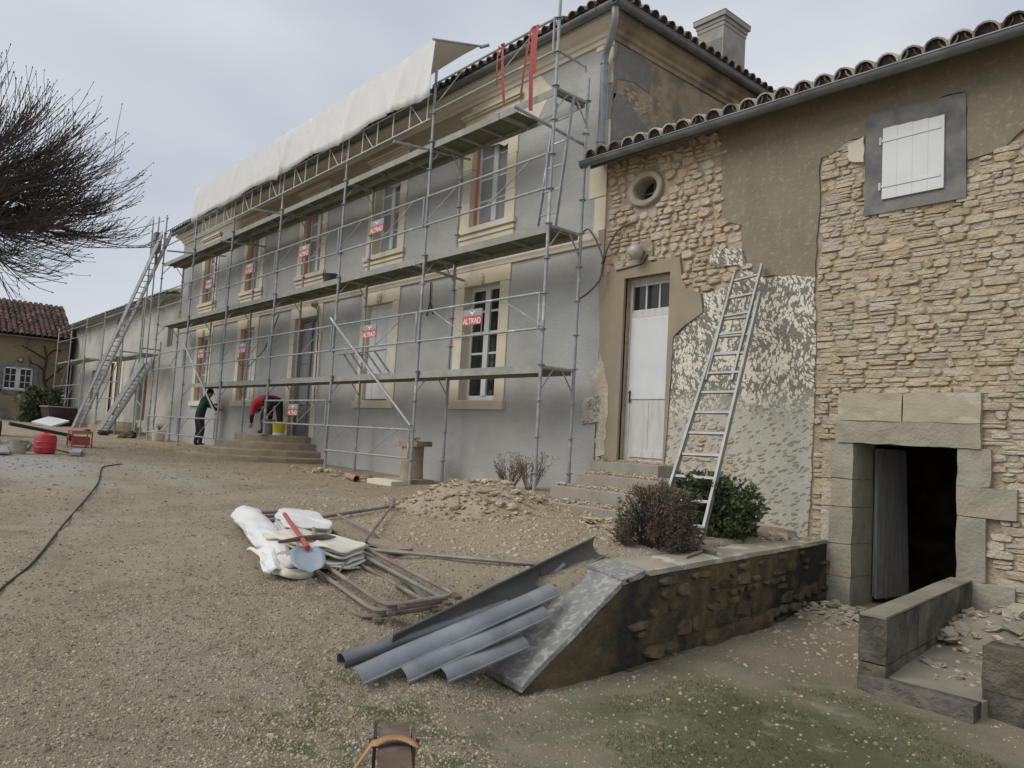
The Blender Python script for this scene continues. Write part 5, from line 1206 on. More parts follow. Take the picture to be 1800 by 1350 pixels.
# ------------------------------------------------------------------ plants
def grow(b, p, d, L_, r, seg, rg, bend=.0, up=0.0, r1=None, n=5):
    pts = [Vector(p)]; d = Vector(d).normalized(); rs = [r]
    for k in range(seg):
        d = (d+Vector((rg.uniform(-1, 1), rg.uniform(-1, 1), rg.uniform(-1, 1)))*bend+Vector((0, 0, up))).normalized()
        pts.append(pts[-1]+d*L_/seg); rs.append(r+((r1 if r1 is not None else r*.5)-r)*(k+1)/seg)
    b.pipe(pts, rs, n); return pts, d
tree = thing('bare_tree', 'pollarded bare tree with a dense fan of thin shoots by the yard edge', 'tree', (-12.55, -7.3, -.12))
tr = random.Random(17); tk = MB(); tw = MB()
base = Vector((-12.55, -7.3, -.2))
pts, d = grow(tk, base, (0, 0, 1), 5.0, .30, 5, tr, .03, 0, .24, 10)
top = pts[-1]
heads = []
for k in range(22):
    a = 2*math.pi*k/11+tr.uniform(-.3, .3) if k < 11 else R(49)+tr.uniform(-1.4, 1.4); el = (tr.uniform(-.1, .35), tr.uniform(.5, .9), tr.uniform(.9, 1.4))[k % 3]
    dv = Vector((math.cos(a)*math.cos(el), math.sin(a)*math.cos(el), math.sin(el)))
    p1, d1 = grow(tk, top-Vector((0, 0, tr.uniform(0, .8))), dv, tr.uniform(1.0, 1.8), .12, 6, tr, .20, .02, .065, 7)
    for q in range(4):
        dv2 = (d1+Vector((tr.uniform(-1, 1), tr.uniform(-1, 1), tr.uniform(-.6, .9)))*.9).normalized()
        p2, d2 = grow(tk, p1[-1] if q < 2 else p1[-2-q % 3], dv2, tr.uniform(.4, .95), .06, 4, tr, .25, .02, .04, 6)
        tk.rock(p2[-1], (.07, .07, .07), tr); heads.append((p2[-1], d2))
ctr = top+Vector((0, 0, .9))
for p, d in heads:
    outv = (p-ctr).normalized()
    for q in range(9):
        dv = (outv*1.15+d*.3+Vector((tr.uniform(-1, 1), tr.uniform(-1, 1), tr.uniform(-.6, .8)))*.6).normalized()
        p3, d3 = grow(tw, p, dv, tr.uniform(1.1, 2.2), .012, 7, tr, .06, .10, .0055, 4)
        for z in range(4):
            j = tr.randint(2, 6); dv3 = (d3+Vector((tr.uniform(-1, 1), tr.uniform(-1, 1), tr.uniform(-.2, .9)))*.6).normalized()
            p4, d4 = grow(tw, p3[j], dv3, tr.uniform(.3, .8), .0075, 4, tr, .06, .09, .0045, 3)
            e = p4[-1]; tw.pipe([e, e+d4*.035], [.011, .007], 4)
        e = p3[-1]; tw.pipe([e-d3*.01, e+d3*.035], [.012, .008], 4)
tk.build('trunk', 'bark', tree, True); tw.build('crown', 'twig', tree)
def bush(name, label, c, r, h, m, nleaf, size, seed, stems=16, cat='bush', lift=0.0, elong=2.6):
    t = thing(name, label, cat, c); rg = random.Random(seed); s_ = MB(); lf = MB(); c = Vector(c)
    for k in range(stems):
        a = rg.uniform(0, 6.28); rr = rg.uniform(.1, .85); tgt = c+Vector((math.cos(a)*r[0]*rr*1.12, math.sin(a)*r[1]*rr*1.12, h*rg.uniform(.6, 1.18)*(1-.35*rr)))
        p0 = c+Vector((math.cos(a)*.06, math.sin(a)*.06, -.02))
        s_.pipe([p0, p0.lerp(tgt, .5)+Vector((rg.uniform(-.05, .05), rg.uniform(-.05, .05), .03)), tgt], [.011, .008, .004], 5)
    lump = [(rg.uniform(-1, 1), rg.uniform(-1, 1), rg.uniform(-.2, 1), rg.uniform(.25, .5)) for _ in range(13)]
    k = 0
    while k < nleaf:
        x, y, z = rg.uniform(-1, 1), rg.uniform(-1, 1), rg.uniform(0, 1)
        if (x*x+y*y+(1.25*(z-.42))**2*1.4)*(1+1.0*mnoise.noise(Vector((x*2.0, y*2.0, z*2.2+seed)))) > 1.0*rg.uniform(.6, 1.15): continue
        if x*x+y*y+(z-.4)**2 < rg.random()*.62: continue
        if not any((x-l[0])**2+(y-l[1])**2+(z-l[2])**2 < (l[3]+.25)**2 for l in lump): continue
        p = c+Vector((x*r[0], y*r[1], lift+z*h)); d = Vector((x*.8+rg.uniform(-.7, .7), y*.8+rg.uniform(-.7, .7), .35+rg.uniform(-.5, .8))).normalized()
        u = d.cross(Vector((rg.uniform(-1, 1), rg.uniform(-1, 1), rg.uniform(-1, 1)))).normalized(); s = size*rg.uniform(.6, 1.3); nn = d.cross(u)
        lf.add([p-u*s*.0, p+d*s*.5+u*s/elong, p+d*s+nn*s*.15, p+d*s*.5-u*s/elong], [(0, 1, 2), (0, 2, 3)]); k += 1
    s_.build('stem', 'bark', t); lf.build('foliage', m, t, kind='stuff'); return t
bush('brown_bush', 'rounded bush of dry brown sprigs beside the retaining wall', (3.40, -2.66, -.26), (.34, .34), .54, 'leafb', 10500, .042, 1, 80, elong=7)
bush('green_bush', 'leafy green evergreen bush behind the ladder foot', (3.10, -1.30, -.24), (.42, .40), .62, 'leafg', 4200, .065, 2, 30, elong=3.2)
for i, (x, y, hh_, r_, nm, lb) in enumerate(((-.95, -.62, .42, .16, 'dead_bush', 'small dead twiggy bush by the grey wall'), (-.42, -.70, .52, .20, 'dead_bush', 'taller dead twiggy bush behind the rubble heap'))):
    t = thing(nm, lb, 'bush', (x, y, gz(x, y))); rg = random.Random(40+i); b = MB(); l2 = MB()
    for k in range(34):
        a = rg.uniform(0, 6.28); p, d = grow(b, (x+math.cos(a)*.04, y+math.sin(a)*.04, gz(x, y)-.03), (math.cos(a)*.45, math.sin(a)*.45, 1), hh_*rg.uniform(.6, 1.1), .006, 4, rg, .12, .02, .003, 4)
        for q in range(4):
            p2, d2 = grow(b, p[rg.randint(2, 4)], d+Vector((rg.uniform(-1, 1), rg.uniform(-1, 1), .4)), rg.uniform(.06, .16), .0035, 2, rg, .1, 0, .002, 3)
            e = p2[-1]
            for z in range(2): l2.rock(e+Vector((rg.uniform(-.02, .02), rg.uniform(-.02, .02), rg.uniform(-.02, .02))), (.008, .008, .012), rg, n=(4, 2))
    b.build('stem', 'leafd', t); l2.build('seed_heads', 'leafd', t, kind='stuff')
bush('corner_shrub', 'dark green shrub in the corner between cottage and wing', (-32.4, -1.8, .15), (.95, .8), 1.5, 'leafg', 2200, .2, 5, 14)
# trained climber on the cottage wall
cv = thing('wall_climber', 'bare gnarled climber trained up the cottage wall beside the window', 'climber', (-35.0, -1.0, .2)); rg = random.Random(12); b = MB(); b2 = MB()
mainp = bez([(-35.1, -.95, .2), (-35.15, -1.0, 1.3), (-35.2, -1.35, 2.3), (-35.2, -1.3, 3.2), (-35.2, -1.45, 3.9)], 5)
b.pipe(mainp, [.09-.05*k/len(mainp) for k in range(len(mainp))], 7)
for q in ((3.2, -2.35, 3.75), (3.4, -.75, 3.7), (2.2, -.6, 2.9), (1.2, -1.9, 1.6), (2.6, -2.0, 3.0), (1.0, -.5, 1.4)):
    z0 = q[0]; st = min(mainp, key=lambda v: abs(v.z-z0)); pp = bez([st, (-35.15, (st.y+q[1])/2, z0+.3), (-35.1, q[1], q[2])], 5); b.pipe(pp, [.05-.025*k/len(pp) for k in range(len(pp))], 6)
    for k in range(7): grow(b2, pp[-1-k % 4], (rg.uniform(.0, .5), rg.uniform(-1, 1), rg.uniform(-.6, 1)), rg.uniform(.2, .6), .018, 4, rg, .3, .05, .008, 4)
b.build('trunk', 'bark', cv); b2.build('shoots', 'bark', cv)
# ------------------------------------------------------------------ retaining wall beside the cellar path
rg5 = random.Random(31)
rw = thing('retaining_wall', 'dark mossy rubble retaining wall with dusty cement top sloping down at its free end', 'wall', (3.9, -2.2, -.93))
LA, LB, LC = Vector((3.12, .02)), Vector((3.63, -3.74)), Vector((3.70, -4.84))
RA, RB, RC = Vector((3.66, .02)), Vector((4.16, -3.92)), Vector((4.16, -4.88))
ZT_, ZE = -.255, -.86
def wall_solid(o, z0, dz):
    # section prism following the wall, inset by o from the faces
    b = MB(); secs = []
    for l, r, z in ((LA, RA, ZT_), (LA.lerp(LB, .5), RA.lerp(RB, .5), ZT_+.005), (LB, RB, ZT_), (LB.lerp(LC, .5), RB.lerp(RC, .5), (ZT_+ZE)/2), (LC, RC, ZE)):
        d = (r-l).normalized(); l2, r2 = l+d*o, r-d*o
        secs.append([(l2.x, l2.y, z0), (r2.x, r2.y, z0), (r2.x, r2.y, z-dz), (l2.x, l2.y, z-dz)])
    for s in secs: b.v += s
    for i in range(len(secs)-1):
        for k in range(4): b.f.append((i*4+k, i*4+(k+1) % 4, i*4+4+(k+1) % 4, i*4+4+k))
    b.f += [(3, 2, 1, 0), tuple(len(secs)*4-4+k for k in range(4))]
    return b
body = wall_solid(.012, -1.25, .03).build('wall_core', 'darkwall', rw)
# cement top in three slabs with a broken joint at the bend
def slab(l0, r0, l1, r1, z0, z1, th, name, m, nseg=6):
    b = MB()
    for k in range(nseg+1):
        t = k/nseg; l, r = l0.lerp(l1, t), r0.lerp(r1, t); z = z0+(z1-z0)*t
        j = lambda: rg5.uniform(-.012, .012)
        b.v += [(l.x+j(), l.y, z-th), (r.x+j()*.6, r.y, z-th), (r.x+j()*.6-.008, r.y, z+j()*.3), (l.x+(r.x-l.x)*.5, l.y+(r.y-l.y)*.5, z+.006+j()*.4), (l.x+j(), l.y, z+j()*.3)]
    for k in range(nseg):
        for q in range(5): b.f.append((k*5+q, k*5+(q+1) % 5, k*5+5+(q+1) % 5, k*5+5+q))
    b.f += [(4, 3, 2, 1, 0), tuple(nseg*5+q for q in range(5))]
    return b.build(name, m, rw)
slab(LA, RA, LA.lerp(LB, .93), RA.lerp(RB, .93), ZT_, ZT_, .035, 'coping_slab', 'coping', 12)
slab(LA.lerp(LB, .945), RA.lerp(RB, .945), LB.lerp(LC, .06), RB.lerp(RC, .06), ZT_+.010, ZT_-.03, .04, 'coping_slab', 'slopeslab', 3)
slab(LB.lerp(LC, .075), RB.lerp(RC, .075), LC, RC, ZT_-.045, ZE, .035, 'sloping_slab', 'slopeslab', 8)
u_ = (RB-RA).normalized(); nrm_ = Vector((-u_.y, u_.x)) if (-u_.y) > 0 else Vector((u_.y, -u_.x))
def on_face(vs):
    return [(RA.x+u_.x*s-nrm_.x*(-1)*0+nrm_.x*(-dy)-nrm_.x*.012, RA.y+u_.y*s+nrm_.y*(-dy)-nrm_.y*.012, z) for s, dy, z in vs]
for P in list(courses(.05, 4.0, -1.02, -.36, .07, .14, .10, .30, random.Random(6), .03, .9)):
    cs = sum(p[0] for p in P)/8; cz = sum(p[1] for p in P)/8
    if cs > 3.9 or cs < .1: continue
    if rg5.random() < (.72 if cz > -.7 else .42) and not (1.2 < cs < 2.4 and rg5.random() < .6): continue
    vs, fs = stone_mesh(P, rg5, 0.0, rg5.uniform(.02, .05), 'x')
    MB().add(on_face(vs), fs).build('stone', 'darkstone', rw)
for s0 in (1.55, 1.98, 2.42):
    P = [(s0, -.98), (s0+.38, -.98), (s0+.40, -.86), (s0+.37, -.82), (s0+.02, -.82), (s0-.01, -.88), (s0-.01, -.92), (s0-.005, -.96)]
    vs, fs = stone_mesh(P, rg5, -.01, .05, 'x'); MB().add(on_face(vs), fs).build('block', 'darkstone', rw)
# hammer on the coping
hm = thing('club_hammer', 'old hammer lying on the dusty top of the retaining wall', 'hammer', (3.85, -2.6, -.25))
MB().tube((3.88, -2.88, -.235), (3.73, -2.44, -.232), .013, 7).build('handle', 'wood', hm)
MB().bar((3.60, -2.37, -.235), (3.86, -2.42, -.235), .03, .03).build('head', 'steelbar', hm)
# ------------------------------------------------------------------ cellar approach
cwall = thing('block_wall', 'low dark block wall running out from the cellar doorway', 'wall', (5.2, -1.3, -1.0))
a, c = Vector((5.26, -2.58)), Vector((4.99, -.06)); d = (c-a).normalized(); nL = 5
for row, (z0, z1) in enumerate(((-1.08, -.78), (-.775, -.46))):
    for k in range(nL):
        o = (.5 if row % 2 else 0)/nL; t0, t1 = max(0, k/nL-o), min(1, (k+1)/nL-o)
        if k == nL-1: t1 = 1
        p, q = a.lerp(c, t0)+d*.004, a.lerp(c, t1)-d*.004
        MB().bar((p.x, p.y, (z0+z1)/2+rg5.uniform(-.003, .003)), (q.x, q.y, (z0+z1)/2), .185+rg5.uniform(-.006, .006), z1-z0-.006).build('block', 'block', cwall)
MB().bar((a.x, a.y, -.452), (c.x, c.y, -.442), .175, .016).build('mortar_top', 'slab', cwall)
rwall = thing('end_block_wall', 'short dark block wall closing the outer side of the concrete slab', 'wall', (6.2, -2.2, -1.0))
for row, (z0, z1) in enumerate(((-1.10, -.80), (-.795, -.52))):
    for k in range(3):
        x = 5.90+k*.40+(.0 if row % 2 == 0 else -.0)
        MB().box(x+.003, x+.397, -2.44+.10*k+rg5.uniform(-.004, .004), -2.22+.10*k, z0, z1).build('block', 'block', rwall)
cs_ = thing('cellar_slab', 'dusty concrete slab with a dark kerb between the two low block walls', 'slab', (5.6, -1.3, -1.0))
MB().add([(5.30, -2.498, -.862), (5.93, -2.498, -.862), (6.3, -.1, -.80), (5.10, -.1, -.80), (5.30, -2.498, -1.1), (5.93, -2.498, -1.1), (6.3, -.1, -1.1), (5.1, -.1, -1.1)], [(0, 1, 2, 3), (4, 5, 1, 0), (5, 6, 2, 1), (6, 7, 3, 2), (7, 4, 0, 3)]).build('slab_top', 'slab', cs_)
MB().box(5.19, 5.92, -2.64, -2.50, -1.12, -.866).build('kerb', 'block', cs_)
MB().box(6.32, 7.2, -2.2, -.1, -1.0, -.80).build('side_slab', 'slab', cs_)

def rubble(name, label, c, r, h, n, nsmall, size, m, mi, seed, flat=.35, mound=True, mm='sandheap', cat='rubble', base=None):
    t = thing(name, label, cat, (c[0], c[1], gz(*c) if base is None else base)); rg = random.Random(seed)
    def top(x, y):
        q = ((x-c[0])/r[0])**2+((y-c[1])/r[1])**2; g = gz(x, y) if base is None else base
        bump = max(0, 1-q)**1.2*h*(.85+.25*mnoise.noise(Vector((x*2.3, y*2.3, seed))))
        return g+bump
    if mound:
        b = MB(); k = 30
        for i in range(k+1):
            for j in range(k+1):
                x = c[0]+(i/k*2-1)*r[0]*1.08; y = c[1]+(j/k*2-1)*r[1]*1.08
                b.v.append((x, y, top(x, y)-.012+.03*mnoise.noise(Vector((x*7, y*7, 1+seed)))*(top(x, y)-(gz(x, y) if base is None else base) > .01)-(.02 if max(abs(i/k*2-1), abs(j/k*2-1)) > .97 else 0)))
        b.f = [(i*(k+1)+j, (i+1)*(k+1)+j, (i+1)*(k+1)+j+1, i*(k+1)+j+1) for i in range(k) for j in range(k)]
        b.build('mound', mm, t, True)
    sm = MB()
    for i in range(n+nsmall):
        a = rg.uniform(0, 6.283); q = math.sqrt(rg.random())*(1.02 if i < n else 1.15)
        x, y = c[0]+math.cos(a)*r[0]*q, c[1]+math.sin(a)*r[1]*q
        s = rg.uniform(*size)*(1 if i < n else rg.uniform(.25, .5))
        e = Euler((rg.uniform(-.5, .5), rg.uniform(-.5, .5), rg.uniform(0, 6.3))).to_matrix()
        z = top(x, y)+s*flat*.35
        if i < n: MB().rock((x, y, z), (s, s*rg.uniform(.55, .9), s*flat*rg.uniform(.7, 1.3)), rg, e, (6, 3)).build('stone', m, t)
        else: sm.rock((x, y, z), (s, s*rg.uniform(.55, .9), s*flat), rg, e, (5, 2))
    if nsmall: sm.build('chips', mi, t, kind='stuff')
    return t
for o_ in list(cwall.children)+list(rwall.children)+[c_ for c_ in cs_.children if c_.name.startswith('kerb')]:
    bm_ = bmesh.new(); bm_.from_mesh(o_.data); bmesh.ops.subdivide_edges(bm_, edges=bm_.edges, cuts=3, use_grid_fill=True)
    for v_ in bm_.verts:
        q_ = v_.co*9.0; v_.co += Vector((mnoise.noise(q_), mnoise.noise(q_+Vector((7, 0, 0))), mnoise.noise(q_+Vector((0, 7, 0)))))*.009
    bm_.to_mesh(o_.data); bm_.free()
rubble('rubble_heap', 'broad heap of sand and pale stone flakes in front of the grey house wall', (.45, -2.35), (1.1, .92), .33, 90, 900, (.03, .085), 'chipo', 'chip', 3)
rubble('rubble_pile', 'loose grey rubble lying at the cellar door jamb', (4.02, -.55), (.55, .42), .12, 34, 160, (.04, .11), 'chipg', 'chip', 5, mm='slab', base=-.94)
rubble('rubble_pile', 'grey rubble heaped at the back of the concrete slab', (5.55, -.62), (.62, .75), .30, 60, 220, (.04, .12), 'chipg', 'chip', 6, mm='slab', base=-.83)
rubble('stone_scatter', 'few flat stones scattered on the dusty slab', (5.62, -1.75), (.26, .5), .0, 9, 60, (.03, .09), 'chipg', 'chip', 7, mound=False, base=-.855)
rubble('stone_scatter', 'stone flakes scattered on the wall top against the barn', (3.36, -.45), (.26, .42), .03, 22, 120, (.02, .07), 'chipo', 'chip', 8, mound=False, base=-.25)
rubble('stone_scatter', 'stones and broken pieces along the foot of the house beside the round steps', (-5.3, -1.2), (1.6, .38), .03, 34, 200, (.03, .10), 'chipo', 'chip', 9, mound=False)
rubble('stone_scatter', 'pale stones at the foot of the lowest barn step', (2.35, -2.0), (.45, .35), .05, 14, 90, (.04, .11), 'chipo', 'chip', 10, mound=False)
# chips on the barn steps
sc_ = MB(); rg = random.Random(77)
for (a, bq, yf, zt, zb), nxt in zip(STEPS, [.03]+[s[2] for s in STEPS[:-1]]):
    for k in range(330 if zt < .4 else 60):
        x = rg.uniform(a+.05, bq-.05); y = rg.uniform(yf+.03, min(nxt, -.02)); s = rg.uniform(.010, .036)*(1.9 if rg.random() < .10 else 1)
        sc_.rock((x, y, zt+s*.35+.002+.05*max(0, rg.gauss(0, .3))*(y-yf)), (s, s*.7, s*.45), rg, None, (5, 2))
sc_.build('stone_chips', 'chip', kind='stuff', label='pale stone chips strewn over the barn steps')
sp_ = MB()
for k in range(260):
    a = rg.uniform(0, math.pi); q = rg.choice((1.15, 1.5, 1.95)); s = rg.uniform(.01, .035)
    x = -9.9+q*.95*math.cos(a); y = -q*1.2*math.sin(a); 
    zt = .42 if (((x+9.9)/1.05)**2+(y/1.35)**2) < .95 else .26 if (((x+9.9)/1.35)**2+(y/1.75)**2) < .95 else .09 if (((x+9.9)/1.6)**2+(y/2.2)**2) < .95 else -.05 if (((x+9.9)/1.9)**2+(y/2.6)**2) < .95 else gz(x, y)
    sp_.rock((x, y, zt+s*.3), (s, s*.7, s*.45), rg, None, (5, 2))
sp_.build('step_debris', 'chip', kind='stuff', label='bits of mortar on the round front steps')
# ------------------------------------------------------------------ bollard, pipe, small things by the facade
bo_ = thing('stone_bollard', 'short round stone post with a flat slab on top by the house wall', 'bollard', (-3.45, -.72, -.2))
MB().lathe([(.22, -.25), (.205, .05), (.19, .3), (.19, .62)], (-3.45, -.72, -.2), 14).build('shaft', 'limeold', bo_, True)
MB().boxm(Matrix.Translation((-3.45, -.72, .46)) @ Euler((.02, -.03, .3)).to_matrix().to_4x4(), (.50, .42, .09)).build('cap_slab', 'limeold', bo_)
MB().rock((-3.43, -.72, .54), (.14, .12, .06), rg5).build('cap_stone', 'limeold', bo_)
MB().box(-3.85, -3.1, -1.02, -.5, -.38, -.14).build('base_block', 'limeold', bo_)
MB().boxm(Matrix.Translation((-3.25, -1.35, gz(-3.25, -1.35)+.04)) @ Euler((0, .03, .25)).to_matrix().to_4x4(), (.55, .32, .08)).build('flat_stone', 'lime', None, label='flat pale stone lying in front of the stone bollard', cat='stone')
tp_ = MB().pipe([(-4.45, -1.42, gz(-4.45, -1.42)+.055), (-3.75, -1.62, gz(-3.75, -1.62)+.055)], .055, 12, cap=False).pipe([(-4.45, -1.42, gz(-4.45, -1.42)+.055), (-3.75, -1.62, gz(-3.75, -1.62)+.055)], .045, 12, cap=False)
tp_.build('clay_pipe', 'clay', None, True, label='length of clay pipe lying by the wall foot', cat='pipe')
# ------------------------------------------------------------------ tarpaulin bundle, guardrail frames and tools in the yard
def G(x, y, h=0.0): return (x, y, gz(x, y)+h)
for i, (oy, oz, lab) in enumerate(((0, .03, 'rusty guardrail frame lowest in the stack under the white tarpaulins'), (.06, .075, 'rusty guardrail frame in the middle of the stack under the white tarpaulins'), (.11, .115, 'rusty guardrail frame topmost in the stack under the white tarpaulins'))):
    f = thing('guardrail_frame', lab, 'frame', G(1.9, -5.2), 'old guardrail frames lying in the yard')
    p0, p1, p2, p3 = (.38, -5.26+oy, -.33+oz), (3.34+oy, -5.55+oy, -.575+oz), (3.52+oy*.6, -5.10+oy, -.52+oz), (.45, -4.80+oy, -.32+oz)
    def corner(a, b_, c, r=.1):
        a, b_, c = Vector(a), Vector(b_), Vector(c); p = b_+(a-b_).normalized()*r; q = b_+(c-b_).normalized()*r
        return [p, p.lerp(b_, .55).lerp(b_.lerp(q, .45), .4), b_.lerp(q, .5).lerp(p.lerp(b_, .5), .35), q]
    MB().pipe([Vector(p0)]+corner(p0, p1, p2)+corner(p1, p2, p3)+[Vector(p3)], .0155, 8).build('tube', 'rustgrey' if i != 1 else 'steelbar', f, True)
    MB().tube(p0, p3, .0155, 8).build('end_tube', 'rustgrey', f)
    m0 = Vector(p0).lerp(Vector(p1), .62); m1 = Vector(p3).lerp(Vector(p2), .5)
    MB().tube(m0, m1, .008, 5).tube(Vector(p0).lerp(Vector(p1), .74), m1, .008, 5).build('stay', 'steelbar', f)
    MB().bar(Vector(p2)+Vector((-.05, .0, .0)), Vector(p2)+Vector((.09, -.05, 0)), .05, .02).build('coupler', 'rust', f)
    MB().bar(Vector(p1)+Vector((-.0, .1, .0)), Vector(p1)+Vector((.10, .06, 0)), .05, .02).build('coupler', 'rust', f)
ff = thing('bent_guardrail', 'wide bent tube guardrail lying open on the gravel toward the rubble heap', 'guardrail', G(2, -4.3))
def bars(t, segs, r, m, name='tube', h=.03):
    for a, b_ in segs: MB().tube(G(*a, h), G(*b_, h), r, 8).build(name, m, t)
MB().pipe([G(.47, -4.6, .10), G(1.9, -4.86, .06), G(3.0, -4.93, .05), Vector(G(3.22, -4.93, .05)), G(3.40, -4.84, .05), G(3.46, -4.5, .05), G(3.52, -3.92, .04)], .02, 8).build('tube', 'steelbar', ff, True)
bars(ff, (((1.9, -4.78), (3.5, -3.95)), ((.47, -4.55), (.10, -3.30))), .018, 'steelbar')
bars(ff, (((.48, -4.22), (3.30, -4.50)), ((.13, -3.33), (1.95, -4.78))), .013, 'steelbar', 'brace', .055)
MB().tube(G(.10, -3.30, .0), G(.10, -3.30, .12), .014, 7).build('spigot', 'steelbar', ff)
MB().bar(G(3.36, -4.90, .075), G(3.50, -4.78, .075), .07, .012).build('coupler', 'galv', ff)
MB().bar(G(1.70, -4.52, .03), G(2.18, -4.50, .03), .20, .025).build('short_board', 'wood', None, label='short grey board lying inside the bent tube guardrail', cat='board')
def cloth_fold(label, c, d, rz, seed, m='tarpold', layers=4, tilt=0.0):
    # flat folded sheet: stacked layers with rounded, creased edges
    t = thing('folded_tarpaulin', label, 'tarpaulin', (c[0], c[1], c[2]-d[2]), 'tarpaulins bundled on the frames'); rg = random.Random(seed); cs, sn = math.cos(rz), math.sin(rz)
    for L_ in range(layers):
        b = MB(); nu, nv = 40, 8; o1 = rg.uniform(0, 99); th_ = 2*d[2]/layers; zc = -d[2]+th_*(L_+.5); sx, sy = rg.uniform(.88, 1.0), rg.uniform(.86, 1.0); ox, oy = rg.uniform(-.03, .03), rg.uniform(-.02, .02)
        for i in range(nu):
            a = 2*math.pi*i/nu; f = lambda v, p: math.copysign(abs(v)**(2/p), v)
            ex, ey = f(math.cos(a), 4.5), f(math.sin(a), 4.5)
            for j in range(nv+1):
                ph = math.pi*j/nv; r_ = 1-.10*(1-math.sin(ph)**.6) if 0 < j < nv else .0
                if j in (1, nv-1): r_ = .86
                X, Y = (ex*d[0]*sx*r_+ox), (ey*d[1]*sy*r_+oy); rip = mnoise.noise(Vector((X*5+o1, Y*6, seed)))
                Z = zc-math.cos(ph)*th_*.56+.022*rip+.010*math.sin(X*17+Y*9+o1)+tilt*X/d[0]
                k = 1+.05*mnoise.noise(Vector((a*2, o1, L_)))
                b.v.append((c[0]+(X*cs-Y*sn)*k, c[1]+(X*sn+Y*cs)*k, c[2]+Z))
        for i in range(nu):
            for j in range(nv): b.f.append((i*(nv+1)+j, ((i+1) % nu)*(nv+1)+j, ((i+1) % nu)*(nv+1)+j+1, i*(nv+1)+j+1))
        b.build('fold', m, t, True)
    return t
# rolled tarp with spiral end
rt = thing('rolled_tarpaulin', 'bright white rolled tarpaulin lying along the frames with a crumpled loose end', 'tarpaulin', G(1.4, -5.4)); b = MB(); n = 36; nn = 60
A_, B_ = Vector((.45, -5.20, -.205)), Vector((2.15, -5.56, -.335)); dv = (B_-A_).normalized(); sv = Vector((0, 0, 1)).cross(dv).normalized(); uv = dv.cross(sv)
for i in range(nn+1):
    t = i/nn; p = A_.lerp(B_, t); rr = .105*(1 if t < .75 else 1-.55*(t-.75)/.25)*(1 if t > .04 else .85)
    for k in range(n):
        a = 2*math.pi*k/n; r_ = rr*(1+.10*mnoise.noise(Vector((t*5, math.cos(a)*1.4, math.sin(a)*1.4)))+.03*math.sin(a*4+t*9))
        r_ *= 1+.07*math.sin(t*23+a*2)*max(0, math.sin(a))+.10*mnoise.noise(Vector((t*14, math.cos(a)*3, math.sin(a)*3+5))); q = p+sv*math.cos(a)*r_*1.25+uv*math.sin(a)*r_*.78; b.v.append(tuple(q))
b.f = [(i*n+k, i*n+(k+1) % n, (i+1)*n+(k+1) % n, (i+1)*n+k) for i in range(nn) for k in range(n)]+[tuple(reversed(range(n))), tuple(nn*n+k for k in range(n))]
b.build('roll', 'tarp', rt, True)
b = MB()
for i in range(13):
    for j in range(9):
        u, v = i/12, j/8; x = 1.88+u*.45; y = -5.74+v*.22+.03*math.sin(u*5)
        b.v.append((x, y, gz(x, y)+.13+.05*math.sin(u*3.1)*math.sin(v*3.1)+.03*mnoise.noise(Vector((u*5, v*7, 3)))+.015*math.sin(v*14+u*3)-.06*u))
b.f = [(i*9+j, (i+1)*9+j, (i+1)*9+j+1, i*9+j+1) for i in range(12) for j in range(8)]
le = b.build('loose_end', 'tarp', rt, True); le.modifiers.new('t', 'SOLIDIFY').thickness = .01
cloth_fold('folded off-white tarpaulin at the back of the bundle', (1.15, -4.94, -.245), (.44, .20, .075), -.22, 3, 'tarp', 6, -.03)
cloth_fold('folded cream tarpaulin under the shovel', (1.98, -5.22, -.32), (.42, .25, .085), .42, 8, 'tarpold', 7, -.03)
cloth_fold('grubby cream tarpaulin bunched up below the shovel blade', (2.10, -5.50, -.385), (.30, .15, .06), -.1, 14, 'tarpold', 3, -.02)
# shovel and pickaxe on the bundle
sh_ = thing('shovel', 'red-handled shovel with worn blue blade lying across the tarpaulins', 'shovel', (2.6, -5.5, -.2))
MB().tube((1.25, -5.16, -.13), (2.18, -5.42, -.225), .018, 8).build('handle', 'redpaint', sh_)
MB().tube((2.15, -5.41, -.222), (2.36, -5.47, -.25), .022, 8).build('socket', 'redpaint', sh_)
b = MB(); bu, bv = 10, 8; d1 = Vector((.86, -.30, -.40)).normalized(); d2 = Vector((.33, .94, 0)).normalized(); d3 = d1.cross(d2)
for i in range(bu+1):
    t = i/bu; hw = .125*(min(1, .55+t*2.2) if t < .6 else max(.02, math.sqrt(max(0, 1-((t-.55)/.46)**2))))
    for j in range(bv+1):
        s = j/bv*2-1; b.v.append(tuple(Vector((2.32, -5.46, -.24))+d1*t*.33+d2*s*hw-d3*.03*(1-s*s)*(1-t*.5)))
b.f = [(i*(bv+1)+j, i*(bv+1)+j+1, (i+1)*(bv+1)+j+1, (i+1)*(bv+1)+j) for i in range(bu) for j in range(bv)]
bl = b.build('blade', 'blueshovel', sh_, True); bl.modifiers.new('t', 'SOLIDIFY').thickness = .005
pk = thing('pickaxe', 'rusty pick bar resting across the cream tarpaulins', 'pickaxe', (2.3, -5.4, -.15))
MB().pipe([(2.14, -5.60, -.23), (2.12, -5.40, -.215), (2.02, -5.15, -.225), (1.95, -4.98, -.26)], [.012, .022, .024, .012], 7).build('pick_head', 'rust', pk, True)
MB().tube((2.07, -5.27, -.212), (1.6, -5.05, -.215), .016, 7).build('handle', 'wood', pk)
